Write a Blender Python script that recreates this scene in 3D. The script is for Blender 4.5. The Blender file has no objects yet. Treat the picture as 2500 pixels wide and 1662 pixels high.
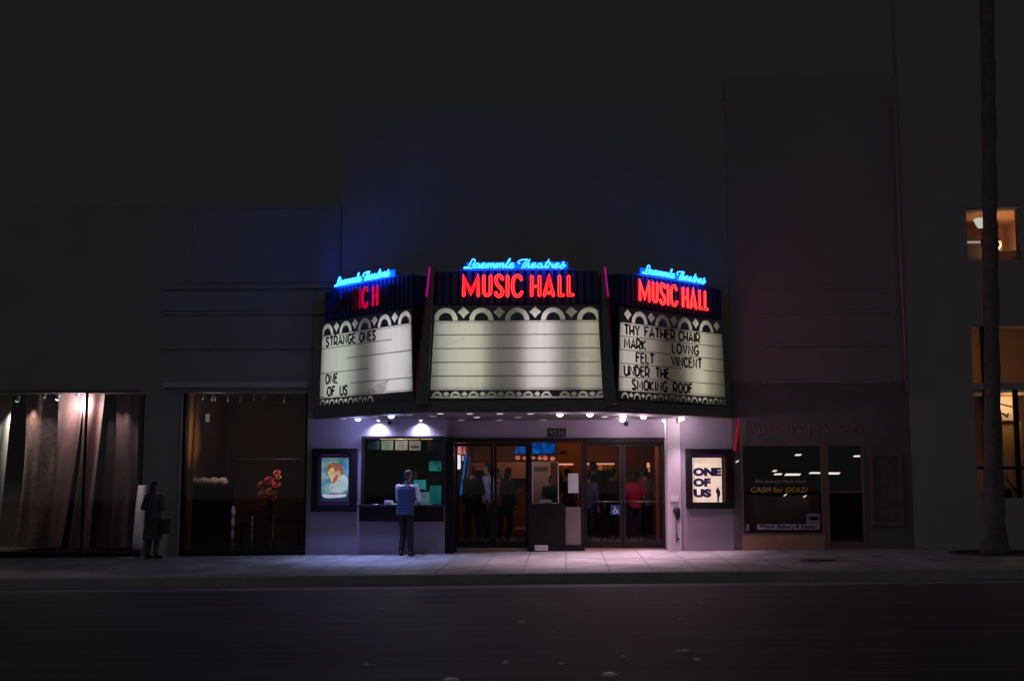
import bpy, bmesh, math, random
from mathutils import Vector, Matrix, Euler
random.seed(7)
S = bpy.context.scene
COL = S.collection
R = math.radians
PI = math.pi

# ------------------------------------------------------------------ camera
F_PX = 2900.0
YAW = math.atan(130 / F_PX)
PITCH = math.atan(319 / F_PX)
CAM = Vector((0, -24.6, 1.64))
cd = bpy.data.cameras.new('camera')
cd.sensor_width = 36
cd.lens = F_PX / 2500 * 36
cd.clip_start = 0.1
cd.clip_end = 500
cam = bpy.data.objects.new('camera', cd)
COL.objects.link(cam)
cam.location = CAM
ROT = Matrix.Rotation(YAW, 3, 'Z') @ Matrix.Rotation(PI / 2 + PITCH, 3, 'X')
cam.rotation_euler = ROT.to_euler()
S.camera = cam
# ------------------------------------------------------------------ night sky and the faint glow of the town behind the camera
w = bpy.data.worlds.new('World')
S.world = w
w.use_nodes = True
bg = w.node_tree.nodes['Background']
bg.inputs['Color'].default_value = (1, 1, 1, 1)
bg.inputs['Strength'].default_value = 0.0102
sd = bpy.data.lights.new('town_glow', 'SUN')
sd.energy = 0.118
sd.angle = R(120)
sd.color = (1, 1, 1)
so = bpy.data.objects.new('town_glow', sd)
COL.objects.link(so)
so.rotation_euler = (R(72), 0, R(-12))
# ------------------------------------------------------------------ view
S.view_settings.view_transform = 'Standard'
S.view_settings.look = 'None'
S.view_settings.exposure = 0
S.view_settings.gamma = 1
S.render.engine = 'CYCLES'
S.cycles.use_denoising = True
S.cycles.max_bounces = 8
S.cycles.transparent_max_bounces = 12
S.cycles.sample_clamp_indirect = 4
S.cycles.caustics_reflective = False
S.cycles.caustics_refractive = False

SLOPE = 0.014           # the street climbs a little to the right
KERB = 0.17
Y_KERB = -5.05


def ray(px, py):
    return ROT @ Vector(((px - 1250) / F_PX, (831 - py) / F_PX, -1))


def at(px, py, Y=0.0):
    d = ray(px, py)
    return CAM + d * ((Y - CAM.y) / d.y)


def atz(px, py, z):
    d = ray(px, py)
    return CAM + d * ((z - CAM.z) / d.z)


def gx(px, py, Y=0.0):
    return at(px, py, Y).x


def gz(py, Y=0.0, px=1380):
    return at(px, py, Y).z


# ------------------------------------------------------------------ materials
MATS = {}


def M(name, col, rough=0.6, var=0.18, scale=6.0, bump=0.0, bscale=60.0, metal=0.0, spec=0.4, stretch=None, sheen=0.0):
    if name in MATS:
        return MATS[name]
    m = bpy.data.materials.new(name)
    m.use_nodes = True
    nt = m.node_tree
    b = nt.nodes['Principled BSDF']
    b.inputs['Roughness'].default_value = rough
    b.inputs['Metallic'].default_value = metal
    b.inputs['Specular IOR Level'].default_value = spec
    if sheen:
        b.inputs['Sheen Weight'].default_value = sheen
    tc = nt.nodes.new('ShaderNodeTexCoord')
    mp = nt.nodes.new('ShaderNodeMapping')
    nt.links.new(tc.outputs['Object'], mp.inputs['Vector'])
    if stretch:
        mp.inputs['Scale'].default_value = stretch
    n = nt.nodes.new('ShaderNodeTexNoise')
    n.inputs['Scale'].default_value = scale
    n.inputs['Detail'].default_value = 6
    n.inputs['Roughness'].default_value = 0.65
    nt.links.new(mp.outputs[0], n.inputs['Vector'])
    r = nt.nodes.new('ShaderNodeValToRGB')
    lo = [c * (1 - var) for c in col]
    hi = [min(1, c * (1 + var)) for c in col]
    r.color_ramp.elements[0].position = 0.3
    r.color_ramp.elements[1].position = 0.7
    r.color_ramp.elements[0].color = (*lo, 1)
    r.color_ramp.elements[1].color = (*hi, 1)
    nt.links.new(n.outputs['Fac'], r.inputs['Fac'])
    nt.links.new(r.outputs['Color'], b.inputs['Base Color'])
    if bump:
        n2 = nt.nodes.new('ShaderNodeTexNoise')
        n2.inputs['Scale'].default_value = bscale
        n2.inputs['Detail'].default_value = 4
        nt.links.new(mp.outputs[0], n2.inputs['Vector'])
        bp = nt.nodes.new('ShaderNodeBump')
        bp.inputs['Strength'].default_value = bump
        bp.inputs['Distance'].default_value = 0.02
        nt.links.new(n2.outputs['Fac'], bp.inputs['Height'])
        nt.links.new(bp.outputs['Normal'], b.inputs['Normal'])
    MATS[name] = m
    return m


def E(name, col, strength):
    if name in MATS:
        return MATS[name]
    m = bpy.data.materials.new(name)
    m.use_nodes = True
    nt = m.node_tree
    nt.nodes.remove(nt.nodes['Principled BSDF'])
    e = nt.nodes.new('ShaderNodeEmission')
    e.inputs['Color'].default_value = (*col, 1)
    e.inputs['Strength'].default_value = strength
    nt.links.new(e.outputs[0], nt.nodes['Material Output'].inputs['Surface'])
    MATS[name] = m
    return m


def glass_mat():
    m = bpy.data.materials.new('window_glass')
    m.use_nodes = True
    nt = m.node_tree
    nt.nodes.remove(nt.nodes['Principled BSDF'])
    t = nt.nodes.new('ShaderNodeBsdfTransparent')
    t.inputs['Color'].default_value = (0.93, 0.94, 0.94, 1)
    g = nt.nodes.new('ShaderNodeBsdfGlossy')
    g.inputs['Roughness'].default_value = 0.03
    f = nt.nodes.new('ShaderNodeFresnel')
    f.inputs['IOR'].default_value = 1.5
    mx = nt.nodes.new('ShaderNodeMixShader')
    nt.links.new(f.outputs[0], mx.inputs[0])
    nt.links.new(t.outputs[0], mx.inputs[1])
    nt.links.new(g.outputs[0], mx.inputs[2])
    nt.links.new(mx.outputs[0], nt.nodes['Material Output'].inputs['Surface'])
    return m


def acrylic(name, col, streak=0.10):
    m = bpy.data.materials.new(name)
    m.use_nodes = True
    nt = m.node_tree
    nt.nodes.remove(nt.nodes['Principled BSDF'])
    tc = nt.nodes.new('ShaderNodeTexCoord')
    mp = nt.nodes.new('ShaderNodeMapping')
    mp.inputs['Scale'].default_value = (9, 9, 0.5)
    n = nt.nodes.new('ShaderNodeTexNoise')
    n.inputs['Scale'].default_value = 1.6
    n.inputs['Detail'].default_value = 5
    nt.links.new(tc.outputs['Object'], mp.inputs[0])
    nt.links.new(mp.outputs[0], n.inputs['Vector'])
    r = nt.nodes.new('ShaderNodeValToRGB')
    r.color_ramp.elements[0].position = 0.3
    r.color_ramp.elements[1].position = 0.7
    r.color_ramp.elements[0].color = (*[c * (1 - streak) for c in col], 1)
    r.color_ramp.elements[1].color = (*[min(1, c * (1 + streak)) for c in col], 1)
    nt.links.new(n.outputs['Fac'], r.inputs['Fac'])
    t = nt.nodes.new('ShaderNodeBsdfTranslucent')
    d = nt.nodes.new('ShaderNodeBsdfDiffuse')
    nt.links.new(r.outputs[0], t.inputs[0])
    nt.links.new(r.outputs[0], d.inputs[0])
    mx = nt.nodes.new('ShaderNodeMixShader')
    mx.inputs[0].default_value = 0.25
    nt.links.new(t.outputs[0], mx.inputs[1])
    nt.links.new(d.outputs[0], mx.inputs[2])
    nt.links.new(mx.outputs[0], nt.nodes['Material Output'].inputs['Surface'])
    return m


GLASS = glass_mat()
ACRYL = acrylic('sign_acrylic', (0.82, 0.81, 0.74), 0.045)
RAILT = acrylic('rail_acrylic', (0.30, 0.28, 0.25), 0.1)

STUCCO = M('mauve_tinted_stucco', (0.31, 0.255, 0.335), 0.8, 0.07, 1.3, 0.25, 45)  # mauve tint put in for the purple light away from the lamps
PIER = M('pilaster_stucco', (0.50, 0.44, 0.48), 0.75, 0.08, 2.0, 0.2, 45)
DARKWALL = M('dark_painted_wall', (0.29, 0.285, 0.25), 0.85, 0.10, 1.2, 0.2, 40)
LEFTWALL = M('left_building_stucco', (0.27, 0.27, 0.26), 0.85, 0.08, 1.0, 0.2, 40)
RIGHTWALL = M('right_building_stucco', (0.26, 0.24, 0.25), 0.85, 0.08, 1.0, 0.2, 40)
FARWALL = M('far_building_wall', (0.33, 0.33, 0.325), 0.85, 0.08, 1.0, 0.2, 40)
BLACK = M('black_metal', (0.012, 0.012, 0.013), 0.5, 0.2, 10, spec=0.15)
MARQ = M('marquee_black_enamel', (0.20, 0.20, 0.20), 0.5, 0.15, 5)
RIBM = M('blue_spill_fluting', (0.035, 0.07, 0.24), 0.5, 0.12, 8)  # blue of the neon spill put into the rib colour
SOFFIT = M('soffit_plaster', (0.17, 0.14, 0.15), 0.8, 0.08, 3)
FRAME = M('dark_bronze_frame', (0.014, 0.012, 0.012), 0.5, 0.2, 12, spec=0.2)
BROWNFRAME = M('brown_shop_frame', (0.20, 0.13, 0.11), 0.5, 0.2, 12)
WHITEP = M('white_paper', (0.72, 0.72, 0.70), 0.8, 0.06, 9)
DARKIN = M('dark_interior', (0.05, 0.035, 0.035), 0.9, 0.2, 4)
WHITEIN = M('sign_box_white', (0.06, 0.06, 0.058), 0.8, 0.05, 5)
LENS = E('lamp_lens', (1.0, 0.96, 1.0), 3.5)
LENS_DIM = M('unlit_reflector', (0.70, 0.66, 0.64), 0.3, 0.1, 20)
NEON_BLUE = E('neon_blue', (0.012, 0.110, 1.0), 11.0)
NEON_RED = E('neon_red', (1.0, 0.017, 0.017), 9.5)
NEON_MAG = E('neon_magenta', (0.42, 0.004, 0.22), 0.9)
NEON_OFF = M('unlit_neon_glass', (0.12, 0.02, 0.03), 0.25, 0.1, 10)
RED_PLATE = M('red_letter_enamel', (0.72, 0.03, 0.06), 0.45, 0.08, 10)
DARK_PLATE = M('dull_letter_enamel', (0.10, 0.02, 0.025), 0.5, 0.1, 10)


# ------------------------------------------------------------------ mesh builder
class MB:
    def __init__(self):
        self.bm = bmesh.new()
        self.smooth = set()

    def box(self, x0, x1, y0, y1, z0, z1, bevel=0.0):
        if x1 < x0: x0, x1 = x1, x0
        if y1 < y0: y0, y1 = y1, y0
        if z1 < z0: z0, z1 = z1, z0
        v = [self.bm.verts.new((x, y, z)) for z in (z0, z1) for y in (y0, y1) for x in (x0, x1)]
        fs = [self.bm.faces.new([v[i] for i in q]) for q in
              ((0, 2, 3, 1), (4, 5, 7, 6), (0, 1, 5, 4), (2, 6, 7, 3), (0, 4, 6, 2), (1, 3, 7, 5))]
        if bevel:
            es = list({e for f in fs for e in f.edges})
            bmesh.ops.bevel(self.bm, geom=es, offset=bevel, segments=2, affect='EDGES', profile=0.6)
        return self

    def prism(self, pts, axis, a, b):
        """polygon pts in the plane across axis ('x','y','z') pulled from a to b"""
        def mk(p, t):
            if axis == 'y': return (p[0], t, p[1])
            if axis == 'z': return (p[0], p[1], t)
            return (t, p[0], p[1])
        A = [self.bm.verts.new(mk(p, a)) for p in pts]
        B = [self.bm.verts.new(mk(p, b)) for p in pts]
        n = len(pts)
        self.bm.faces.new(A)
        self.bm.faces.new(B[::-1])
        for i in range(n):
            self.bm.faces.new((A[i], B[i], B[(i + 1) % n], A[(i + 1) % n]))
        return self

    def quad(self, a, b, c, d):
        self.bm.faces.new([self.bm.verts.new(p) for p in (a, b, c, d)])
        return self

    def tube(self, path, r, seg=8, closed=False, cap=True, ry=None, up=None):
        P = [Vector(p) for p in path]
        n = len(P)
        rs = r if isinstance(r, (list, tuple)) else [r] * n
        rings = []
        ref = Vector(up) if up else None
        prev = None
        for i in range(n):
            if closed:
                t = P[(i + 1) % n] - P[i - 1]
            else:
                t = P[min(i + 1, n - 1)] - P[max(i - 1, 0)]
            if t.length < 1e-9:
                t = Vector((0, 0, 1))
            t.normalize()
            if ref is not None:
                n1 = ref.cross(t)
                if n1.length < 1e-6:
                    n1 = Vector((1, 0, 0))
                n1.normalize()
            else:
                if prev is None:
                    h = Vector((0, 0, 1)) if abs(t.z) < 0.9 else Vector((1, 0, 0))
                    n1 = h.cross(t).normalized()
                else:
                    n1 = prev - t * prev.dot(t)
                    n1 = n1.normalized() if n1.length > 1e-6 else Vector((1, 0, 0))
            prev = n1
            n2 = t.cross(n1)
            rr = rs[i]
            r2 = rr if ry is None else ry
            rings.append([self.bm.verts.new(P[i] + n1 * (rr * math.cos(2 * PI * k / seg)) + n2 * (r2 * math.sin(2 * PI * k / seg))) for k in range(seg)])
        m = n if closed else n - 1
        for i in range(m):
            A, B = rings[i], rings[(i + 1) % n]
            for k in range(seg):
                f = self.bm.faces.new((A[k], A[(k + 1) % seg], B[(k + 1) % seg], B[k]))
                f.smooth = True
        if cap and not closed:
            self.bm.faces.new(rings[0][::-1])
            self.bm.faces.new(rings[-1])
        return self

    def ell(self, c, rx, ry, rz, seg=12, rings=8, rot=None):
        mat = Matrix.Translation(Vector(c)) @ (rot.to_4x4() if rot else Matrix.Identity(4)) @ Matrix.Diagonal((rx, ry, rz, 1))
        res = bmesh.ops.create_uvsphere(self.bm, u_segments=seg, v_segments=rings, radius=1, matrix=mat)
        for v in res['verts']:
            for f in v.link_faces:
                f.smooth = True
        return self

    def lathe(self, c, prof, seg=20, axis='z'):
        rings = []
        c = Vector(c)
        for (r, h) in prof:
            ring = []
            for k in range(seg):
                a = 2 * PI * k / seg
                o = (r * math.cos(a), r * math.sin(a), h) if axis == 'z' else (r * math.cos(a), h, r * math.sin(a))
                ring.append(self.bm.verts.new(c + Vector(o)))
            rings.append(ring)
        for A, B in zip(rings, rings[1:]):
            for k in range(seg):
                f = self.bm.faces.new((A[k], A[(k + 1) % seg], B[(k + 1) % seg], B[k]))
                f.smooth = True
        self.bm.faces.new(rings[0][::-1])
        self.bm.faces.new(rings[-1])
        return self

    def loft(self, rings, cap=True):
        rr = [[self.bm.verts.new(p) for p in ring] for ring in rings]
        n = len(rr[0])
        for A, B in zip(rr, rr[1:]):
            for k in range(n):
                f = self.bm.faces.new((A[k], A[(k + 1) % n], B[(k + 1) % n], B[k]))
                f.smooth = True
        if cap:
            self.bm.faces.new(rr[0][::-1])
            self.bm.faces.new(rr[-1])
        return self

    def grid(self, fn, nu, nv, smooth=True):
        g = [[self.bm.verts.new(fn(i / nu, j / nv)) for i in range(nu + 1)] for j in range(nv + 1)]
        for j in range(nv):
            for i in range(nu):
                f = self.bm.faces.new((g[j][i], g[j][i + 1], g[j + 1][i + 1], g[j + 1][i]))
                f.smooth = smooth
        return self

    def text(self, body, size, loc, thick=0.002, align='LEFT', fit=None, shear=0.0, rot=None, bold=0.0):
        c = bpy.data.curves.new('t', 'FONT')
        c.body = body
        c.size = size
        c.extrude = thick
        c.align_x = align
        c.shear = shear
        c.offset = bold
        c.resolution_u = 3
        o = bpy.data.objects.new('t', c)
        COL.objects.link(o)
        dg = bpy.context.evaluated_depsgraph_get()
        me = bpy.data.meshes.new_from_object(o.evaluated_get(dg))
        bpy.data.objects.remove(o)
        if len(me.vertices):
            xs = [v.co.x for v in me.vertices]
            wd = max(xs) - min(xs)
            sx = (fit / wd) if fit else 1.0
            x0 = min(xs) if fit else 0
            for v in me.vertices:
                p = Vector(((v.co.x - x0) * sx, -v.co.z, v.co.y))
                if rot: p = rot @ p
                v.co = p + Vector(loc)
        self.bm.from_mesh(me)
        bpy.data.meshes.remove(me)
        return self

    def build(self, name, mat, parent=None, world=True, loc=None):
        """coordinates are world ones unless world=False (then the parent's own)"""
        bmesh.ops.recalc_face_normals(self.bm, faces=self.bm.faces)
        off = Vector((0, 0, 0))
        if parent is not None and world:
            inv = wm(parent).inverted()
            self.bm.transform(inv)
        elif parent is None:
            if loc is None:
                vs = self.bm.verts
                lo = [min(v.co[i] for v in vs) for i in range(3)]
                hi = [max(v.co[i] for v in vs) for i in range(3)]
                loc = ((lo[0] + hi[0]) / 2, (lo[1] + hi[1]) / 2, lo[2])
            off = Vector(loc)
            self.bm.transform(Matrix.Translation(-off))
        me = bpy.data.meshes.new(name)
        self.bm.to_mesh(me)
        self.bm.free()
        me.materials.append(mat)
        o = bpy.data.objects.new(name, me)
        COL.objects.link(o)
        if parent is not None:
            o.parent = parent
        else:
            o.location = off
        return o


def wm(o):
    m = Matrix.LocRotScale(o.location, o.rotation_euler, o.scale)
    return wm(o.parent) @ m if o.parent else m


def tag(o, label, cat, group=None, kind=None):
    if label: o['label'] = label
    if cat: o['category'] = cat
    if group: o['group'] = group
    if kind: o['kind'] = kind
    return o


def thing(name, label, cat, loc=(0, 0, 0), rz=0.0, group=None):
    o = bpy.data.objects.new(name, None)
    o.empty_display_size = 0.2
    COL.objects.link(o)
    o.location = loc
    o.rotation_euler = (0, 0, rz)
    return tag(o, label, cat, group)


def box(name, mat, parent, x0, x1, y0, y1, z0, z1, bevel=0.0):
    return MB().box(x0, x1, y0, y1, z0, z1, bevel).build(name, mat, parent)


def lamp(name, kind, loc, power, col, parent=None, target=None, size=60, blend=0.6, radius=0.04):
    d = bpy.data.lights.new(name, kind)
    d.energy = power
    d.color = col
    d.shadow_soft_size = radius
    if kind == 'SPOT':
        d.spot_size = R(size)
        d.spot_blend = blend
    o = bpy.data.objects.new(name, d)
    COL.objects.link(o)
    q = Euler((0, 0, 0))
    if target is not None:
        q = (Vector(target) - Vector(loc)).to_track_quat('-Z', 'Y').to_euler()
    if parent is not None:
        m = wm(parent).inverted() @ Matrix.LocRotScale(Vector(loc), q, Vector((1, 1, 1)))
        o.parent = parent
        o.matrix_local = m
    else:
        o.location = loc
        o.rotation_euler = q
    return o


def smooth_path(pts, per=5, closed=False):
    P = [Vector(p) for p in pts]
    out = []
    n = len(P)
    if n < 3: return P
    rng = n if closed else n - 1
    for i in range(rng):
        p0 = P[i - 1] if (closed or i > 0) else P[0]
        p1 = P[i]
        p2 = P[(i + 1) % n]
        p3 = P[(i + 2) % n] if (closed or i + 2 < n) else P[-1]
        for k in range(per):
            t = k / per
            out.append(0.5 * ((2 * p1) + (p2 - p0) * t + (2 * p0 - 5 * p1 + 4 * p2 - p3) * t * t + (3 * p1 - p0 - 3 * p2 + p3) * t ** 3))
    if not closed: out.append(P[-1])
    return out


def gslope(x):
    return SLOPE * x


# ================================================================== GROUND
def side_mat():
    m = M('sidewalk_concrete', (0.40, 0.39, 0.39), 0.62, 0.16, 2.2, 0.12, 70)
    nt = m.node_tree
    b = nt.nodes['Principled BSDF']
    src = b.inputs['Base Color'].links[0].from_socket
    tc = nt.nodes.new('ShaderNodeTexCoord')
    sp = nt.nodes.new('ShaderNodeSeparateXYZ')
    nt.links.new(tc.outputs['Object'], sp.inputs[0])

    def line(sock, period, offs, half):
        a = nt.nodes.new('ShaderNodeMath'); a.operation = 'ADD'; a.inputs[1].default_value = offs + period * 100
        nt.links.new(sock, a.inputs[0])
        mo = nt.nodes.new('ShaderNodeMath'); mo.operation = 'PINGPONG'; mo.inputs[1].default_value = period / 2
        nt.links.new(a.outputs[0], mo.inputs[0])
        lt = nt.nodes.new('ShaderNodeMath'); lt.operation = 'LESS_THAN'; lt.inputs[1].default_value = half
        nt.links.new(mo.outputs[0], lt.inputs[0])
        return lt.outputs[0]
    vn = nt.nodes.new('ShaderNodeTexNoise')
    vn.inputs['Scale'].default_value = 0.9
    vn.inputs['Detail'].default_value = 7
    vn.inputs['Roughness'].default_value = 0.7
    nt.links.new(tc.outputs['Object'], vn.inputs['Vector'])
    vr = nt.nodes.new('ShaderNodeValToRGB')
    vr.color_ramp.elements[0].position = 0.42
    vr.color_ramp.elements[0].color = (0.62, 0.60, 0.60, 1)
    vr.color_ramp.elements[1].position = 0.60
    vr.color_ramp.elements[1].color = (1, 1, 1, 1)
    nt.links.new(vn.outputs['Fac'], vr.inputs['Fac'])
    gv = nt.nodes.new('ShaderNodeTexVoronoi')
    gv.inputs['Scale'].default_value = 3.2
    nt.links.new(tc.outputs['Object'], gv.inputs['Vector'])
    gr = nt.nodes.new('ShaderNodeValToRGB')
    gr.color_ramp.elements[0].position = 0.045
    gr.color_ramp.elements[0].color = (0.45, 0.45, 0.45, 1)
    gr.color_ramp.elements[1].position = 0.075
    gr.color_ramp.elements[1].color = (1, 1, 1, 1)
    nt.links.new(gv.outputs['Distance'], gr.inputs['Fac'])
    m1 = nt.nodes.new('ShaderNodeMix'); m1.data_type = 'RGBA'; m1.blend_type = 'MULTIPLY'; m1.inputs['Factor'].default_value = 1
    nt.links.new(src, m1.inputs[6]); nt.links.new(vr.outputs[0], m1.inputs[7])
    m2 = nt.nodes.new('ShaderNodeMix'); m2.data_type = 'RGBA'; m2.blend_type = 'MULTIPLY'; m2.inputs['Factor'].default_value = 1
    nt.links.new(m1.outputs[2], m2.inputs[6]); nt.links.new(gr.outputs[0], m2.inputs[7])
    src = m2.outputs[2]
    l1 = line(sp.outputs['X'], 0.72, 0.0, 0.011)
    l2 = line(sp.outputs['Y'], 2.55, 2.25, 0.012)
    mx = nt.nodes.new('ShaderNodeMath'); mx.operation = 'MAXIMUM'
    nt.links.new(l1, mx.inputs[0]); nt.links.new(l2, mx.inputs[1])
    mix = nt.nodes.new('ShaderNodeMix'); mix.data_type = 'RGBA'
    sc = nt.nodes.new('ShaderNodeMath'); sc.operation = 'MULTIPLY'; sc.inputs[1].default_value = 0.75
    nt.links.new(mx.outputs[0], sc.inputs[0])
    nt.links.new(sc.outputs[0], mix.inputs['Factor'])
    nt.links.new(src, mix.inputs[6])
    mix.inputs[7].default_value = (0.05, 0.05, 0.05, 1)
    nt.links.new(mix.outputs[2], b.inputs['Base Color'])
    return m


XW = 60
mb = MB()
mb.bm.verts.ensure_lookup_table()
mb.loft([[(x, Y_KERB + 0.15, gslope(x)), (x, 9, gslope(x)), (x, 9, gslope(x) - 0.4), (x, Y_KERB + 0.15, gslope(x) - 0.4)] for x in (-XW, XW)])
o = mb.build('pavement', side_mat(), loc=(0, 0, 0))
for p in o.data.polygons: p.use_smooth = False
tag(o, 'pale concrete pavement with dark joints in front of the cinema', 'pavement', kind='structure')
mb = MB()
kz = lambda x: gslope(x)
mb.loft([[(x, Y_KERB + 0.148, kz(x) - 0.4), (x, Y_KERB, kz(x) - 0.4), (x, Y_KERB, kz(x) - 0.015), (x, Y_KERB + 0.012, kz(x)+0.002), (x, Y_KERB + 0.148, kz(x)+0.002)] for x in (-XW, XW)])
o = mb.build('kerb', M('kerb_stone', (0.33, 0.32, 0.33), 0.7, 0.2, 5, 0.2, 60), loc=(0, 0, 0))
for p in o.data.polygons: p.use_smooth = False
tag(o, 'grey stone kerb along the edge of the pavement', 'kerb', kind='structure')


def road_mat():
    m = M('asphalt', (0.085, 0.08, 0.085), 0.7, 0.5, 1.6, 0.35, 90, stretch=(0.12, 2.4, 1))
    return m


mb = MB()
mb.loft([[(x, -70, gslope(x) - KERB), (x, Y_KERB + 0.05, gslope(x) - KERB), (x, Y_KERB + 0.05, gslope(x) - KERB - 0.2), (x, -70, gslope(x) - KERB - 0.2)] for x in (-XW, XW)])
o = mb.build('road', road_mat(), loc=(0, 0, 0))
for p in o.data.polygons: p.use_smooth = False
tag(o, 'dark asphalt road streaked with purple light from the signs', 'road', kind='structure')

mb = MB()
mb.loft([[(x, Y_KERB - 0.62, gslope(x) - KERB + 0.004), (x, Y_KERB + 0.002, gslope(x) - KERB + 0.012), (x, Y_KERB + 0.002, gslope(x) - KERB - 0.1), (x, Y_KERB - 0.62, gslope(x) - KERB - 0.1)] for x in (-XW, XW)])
o = mb.build('kerb_glow', M('kerb_glow_strip', (0.23, 0.21, 0.24), 0.7, 0.35, 3, 0.2, 60, stretch=(0.3, 3, 1)), loc=(0, 0, 0))  # strip added to brighten the road where purple light falls
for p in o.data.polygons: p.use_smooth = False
tag(o, 'pale strip added for the purple light on the road by the kerb', 'kerb_glow', kind='structure')

REFL = M('reflector_plastic', (0.75, 0.62, 0.62), 0.3, 0.1, 20)
for (px, py, wpx) in [(933, 1481, 7), (1554, 1464, 9), (1268, 1518, 8), (1278, 1518, 6), (1656, 1594, 7), (1673, 1593, 11), (1703, 1616, 9), (1522, 1606, 6),
                      (1371, 1620, 7), (1488, 1649, 18), (895, 1616, 7), (1102, 1656, 16), (1235, 1616, 8), (1354, 1542, 5), (1714, 1478, 6), (1660, 1517, 5), (1190, 1400, 0)]:
    if not wpx: continue
    p = atz(px, py, -KERB)
    zz = gslope(p.x) - KERB
    r = wpx / 2 / 140
    mb = MB().lathe((p.x, p.y, zz), [(r * 1.3, -0.004), (r * 1.2, 0.008), (r * 0.8, 0.02), (r * 0.2, 0.024)], 14)
    mb.bm.transform(Matrix.Translation((0, p.y, 0)) @ Matrix.Diagonal((1, 1.0, 1, 1)) @ Matrix.Translation((0, -p.y, 0)))
    tag(mb.build('road_marker', REFL), 'small round pale marker stud on the dark road surface', 'road marker', 'marker studs on the road')
p = atz(1998, 1368, 0.06)
mb = MB().lathe((p.x, p.y, gslope(p.x) - 0.004), [(0.33, 0), (0.33, 0.008), (0.30, 0.011), (0.05, 0.011)], 28)
tag(mb.build('utility_cover', M('cast_iron', (0.05, 0.045, 0.045), 0.5, 0.3, 20)), 'round dark iron cover set in the pavement before the jewellery shop', 'utility cover')

# ================================================================== BUILDINGS
def zof(py, px=1380): return gz(py, 0, px)


# ---- left building with two shops
L0, L1 = -16.0, gx(757, 1150)
LU = gx(832, 560)
B1 = thing('shop_building', 'low grey building left of the cinema with two dark shop windows', 'building', ((L0 + L1) / 2, 0, gslope(-9)))
zt, ztop = gz(955), gz(492)
P1a, P1b = gx(348, 1150), gx(438, 1150)
gap0, gap1 = gx(446, 1150), gx(749, 1150)
mb = MB()
mb.box(L0, L1, 0, 0.35, zt, gz(700, 0, 500))
mb.box(L0, LU, 0, 0.35, gz(700, 0, 500), ztop)
mb.box(P1a, P1b, 0, 0.35, -0.5, zt)
mb.box(gap1, L1 - 0.003, 0, 0.35, -0.5, zt)
mb.box(L0, gx(-120, 1150), 0, 0.35, -0.5, zt)
mb.build('wall', LEFTWALL, B1)
for (a, b, x0, x1, d) in ((706, 699, gx(395, 700), LU, 0.05), (768, 762, gx(400, 760), LU, 0.04), (852, 844, gx(390, 850), L1, 0.05)):
    MB().box(x0, x1, -d, -0.002, gz(a, 0, 600), gz(b, 0, 600), 0.012).build('string_course', LEFTWALL, B1)
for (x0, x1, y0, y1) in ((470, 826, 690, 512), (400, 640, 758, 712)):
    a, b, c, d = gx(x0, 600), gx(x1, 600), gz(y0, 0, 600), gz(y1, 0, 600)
    MB().box(a, b, -0.025, -0.003, c, d, 0.01).build('wall_panel', M('blue_tinted_stucco', (0.25, 0.265, 0.30), 0.8, 0.08, 1.2, 0.15, 40), B1)  # slight blue tint put in for the neon spill on this wall
MB().box(gx(402, 940), gx(752, 940), -0.10, -0.002, gz(946, 0, 600), gz(933, 0, 600), 0.01).build('lintel', M('pale_lintel', (0.38, 0.38, 0.39), 0.7, 0.1, 4), B1)
MB().box(gx(-100, 950), gx(345, 950), -0.04, 0.05, gz(953, 0, 200), gz(949, 0, 200)).build('window_head', M('rose_metal', (0.30, 0.18, 0.16), 0.35, 0.1, 4, metal=0.5), B1)
xm = gx(206, 1000)
mb = MB()
for xx, ww in ((xm, 0.03), (P1a - 0.03, 0.05), (gx(436, 1150) + 0.06, 0.05), (gap1 - 0.03, 0.06)):
    mb.box(xx - ww / 2, xx + ww / 2, 0.08, 0.16, -0.2, zt)
mb.box(gx(-120, 1150), P1a, 0.08, 0.16, -0.2, gslope(-10) + 0.10)
mb.box(gap0, gap1, 0.08, 0.16, -0.2, gslope(-6) + 0.08)
mb.build('window_frame', FRAME, B1)
MB().box(gx(441, 1150) - 0.01, gx(441, 1150) + 0.012, -0.03, -0.001, -0.1, zt).build('corner_trim', M('pale_trim', (0.42, 0.42, 0.45), 0.35, 0.1, 4), B1)
MB().box(gx(-120, 1150), P1a, 0.115, 0.121, gslope(-10) + 0.10, zt).build('window_glass', GLASS, B1)
MB().box(gap0, gap1, 0.115, 0.121, gslope(-6) + 0.08, zt).build('window_glass', GLASS, B1)
mb = MB()
mb.box(L0, P1a + 0.1, 2.4, 2.5, -0.3, zt + 0.3)
mb.box(P1a + 0.005, P1a + 0.1, 0.36, 2.4, -0.3, zt + 0.3)
mb.box(L0, L0 + 0.1, 0.36, 2.4, -0.3, zt + 0.3)
mb.box(L0, L1, 0.36, 4.0, zt + 0.02, zt + 0.1)
mb.build('interior_wall', DARKIN, B1)
mb = MB()
mb.box(gap0 - 0.1, L1, 3.2, 3.3, -0.3, zt + 0.01)
mb.box(gap0 - 0.1, gap0 - 0.01, 0.36, 3.2, -0.3, zt + 0.01)
mb.box(gap1 + 0.01, gap1 + 0.1, 0.36, 3.2, -0.3, zt + 0.01)
mb.build('interior_wall', M('brown_shop_paint', (0.20, 0.10, 0.075), 0.85, 0.2, 2), B1)
MB().box(L0, L1, 0.36, 4, -0.12, -0.06).build('interior_floor', DARKIN, B1)

# ---- fabric lengths hung in the first window
def fabric_mat(name, col, pat):
    m = M(name, col, 0.85, pat, 5, 0.25, 120, sheen=0.3)
    return m


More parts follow.
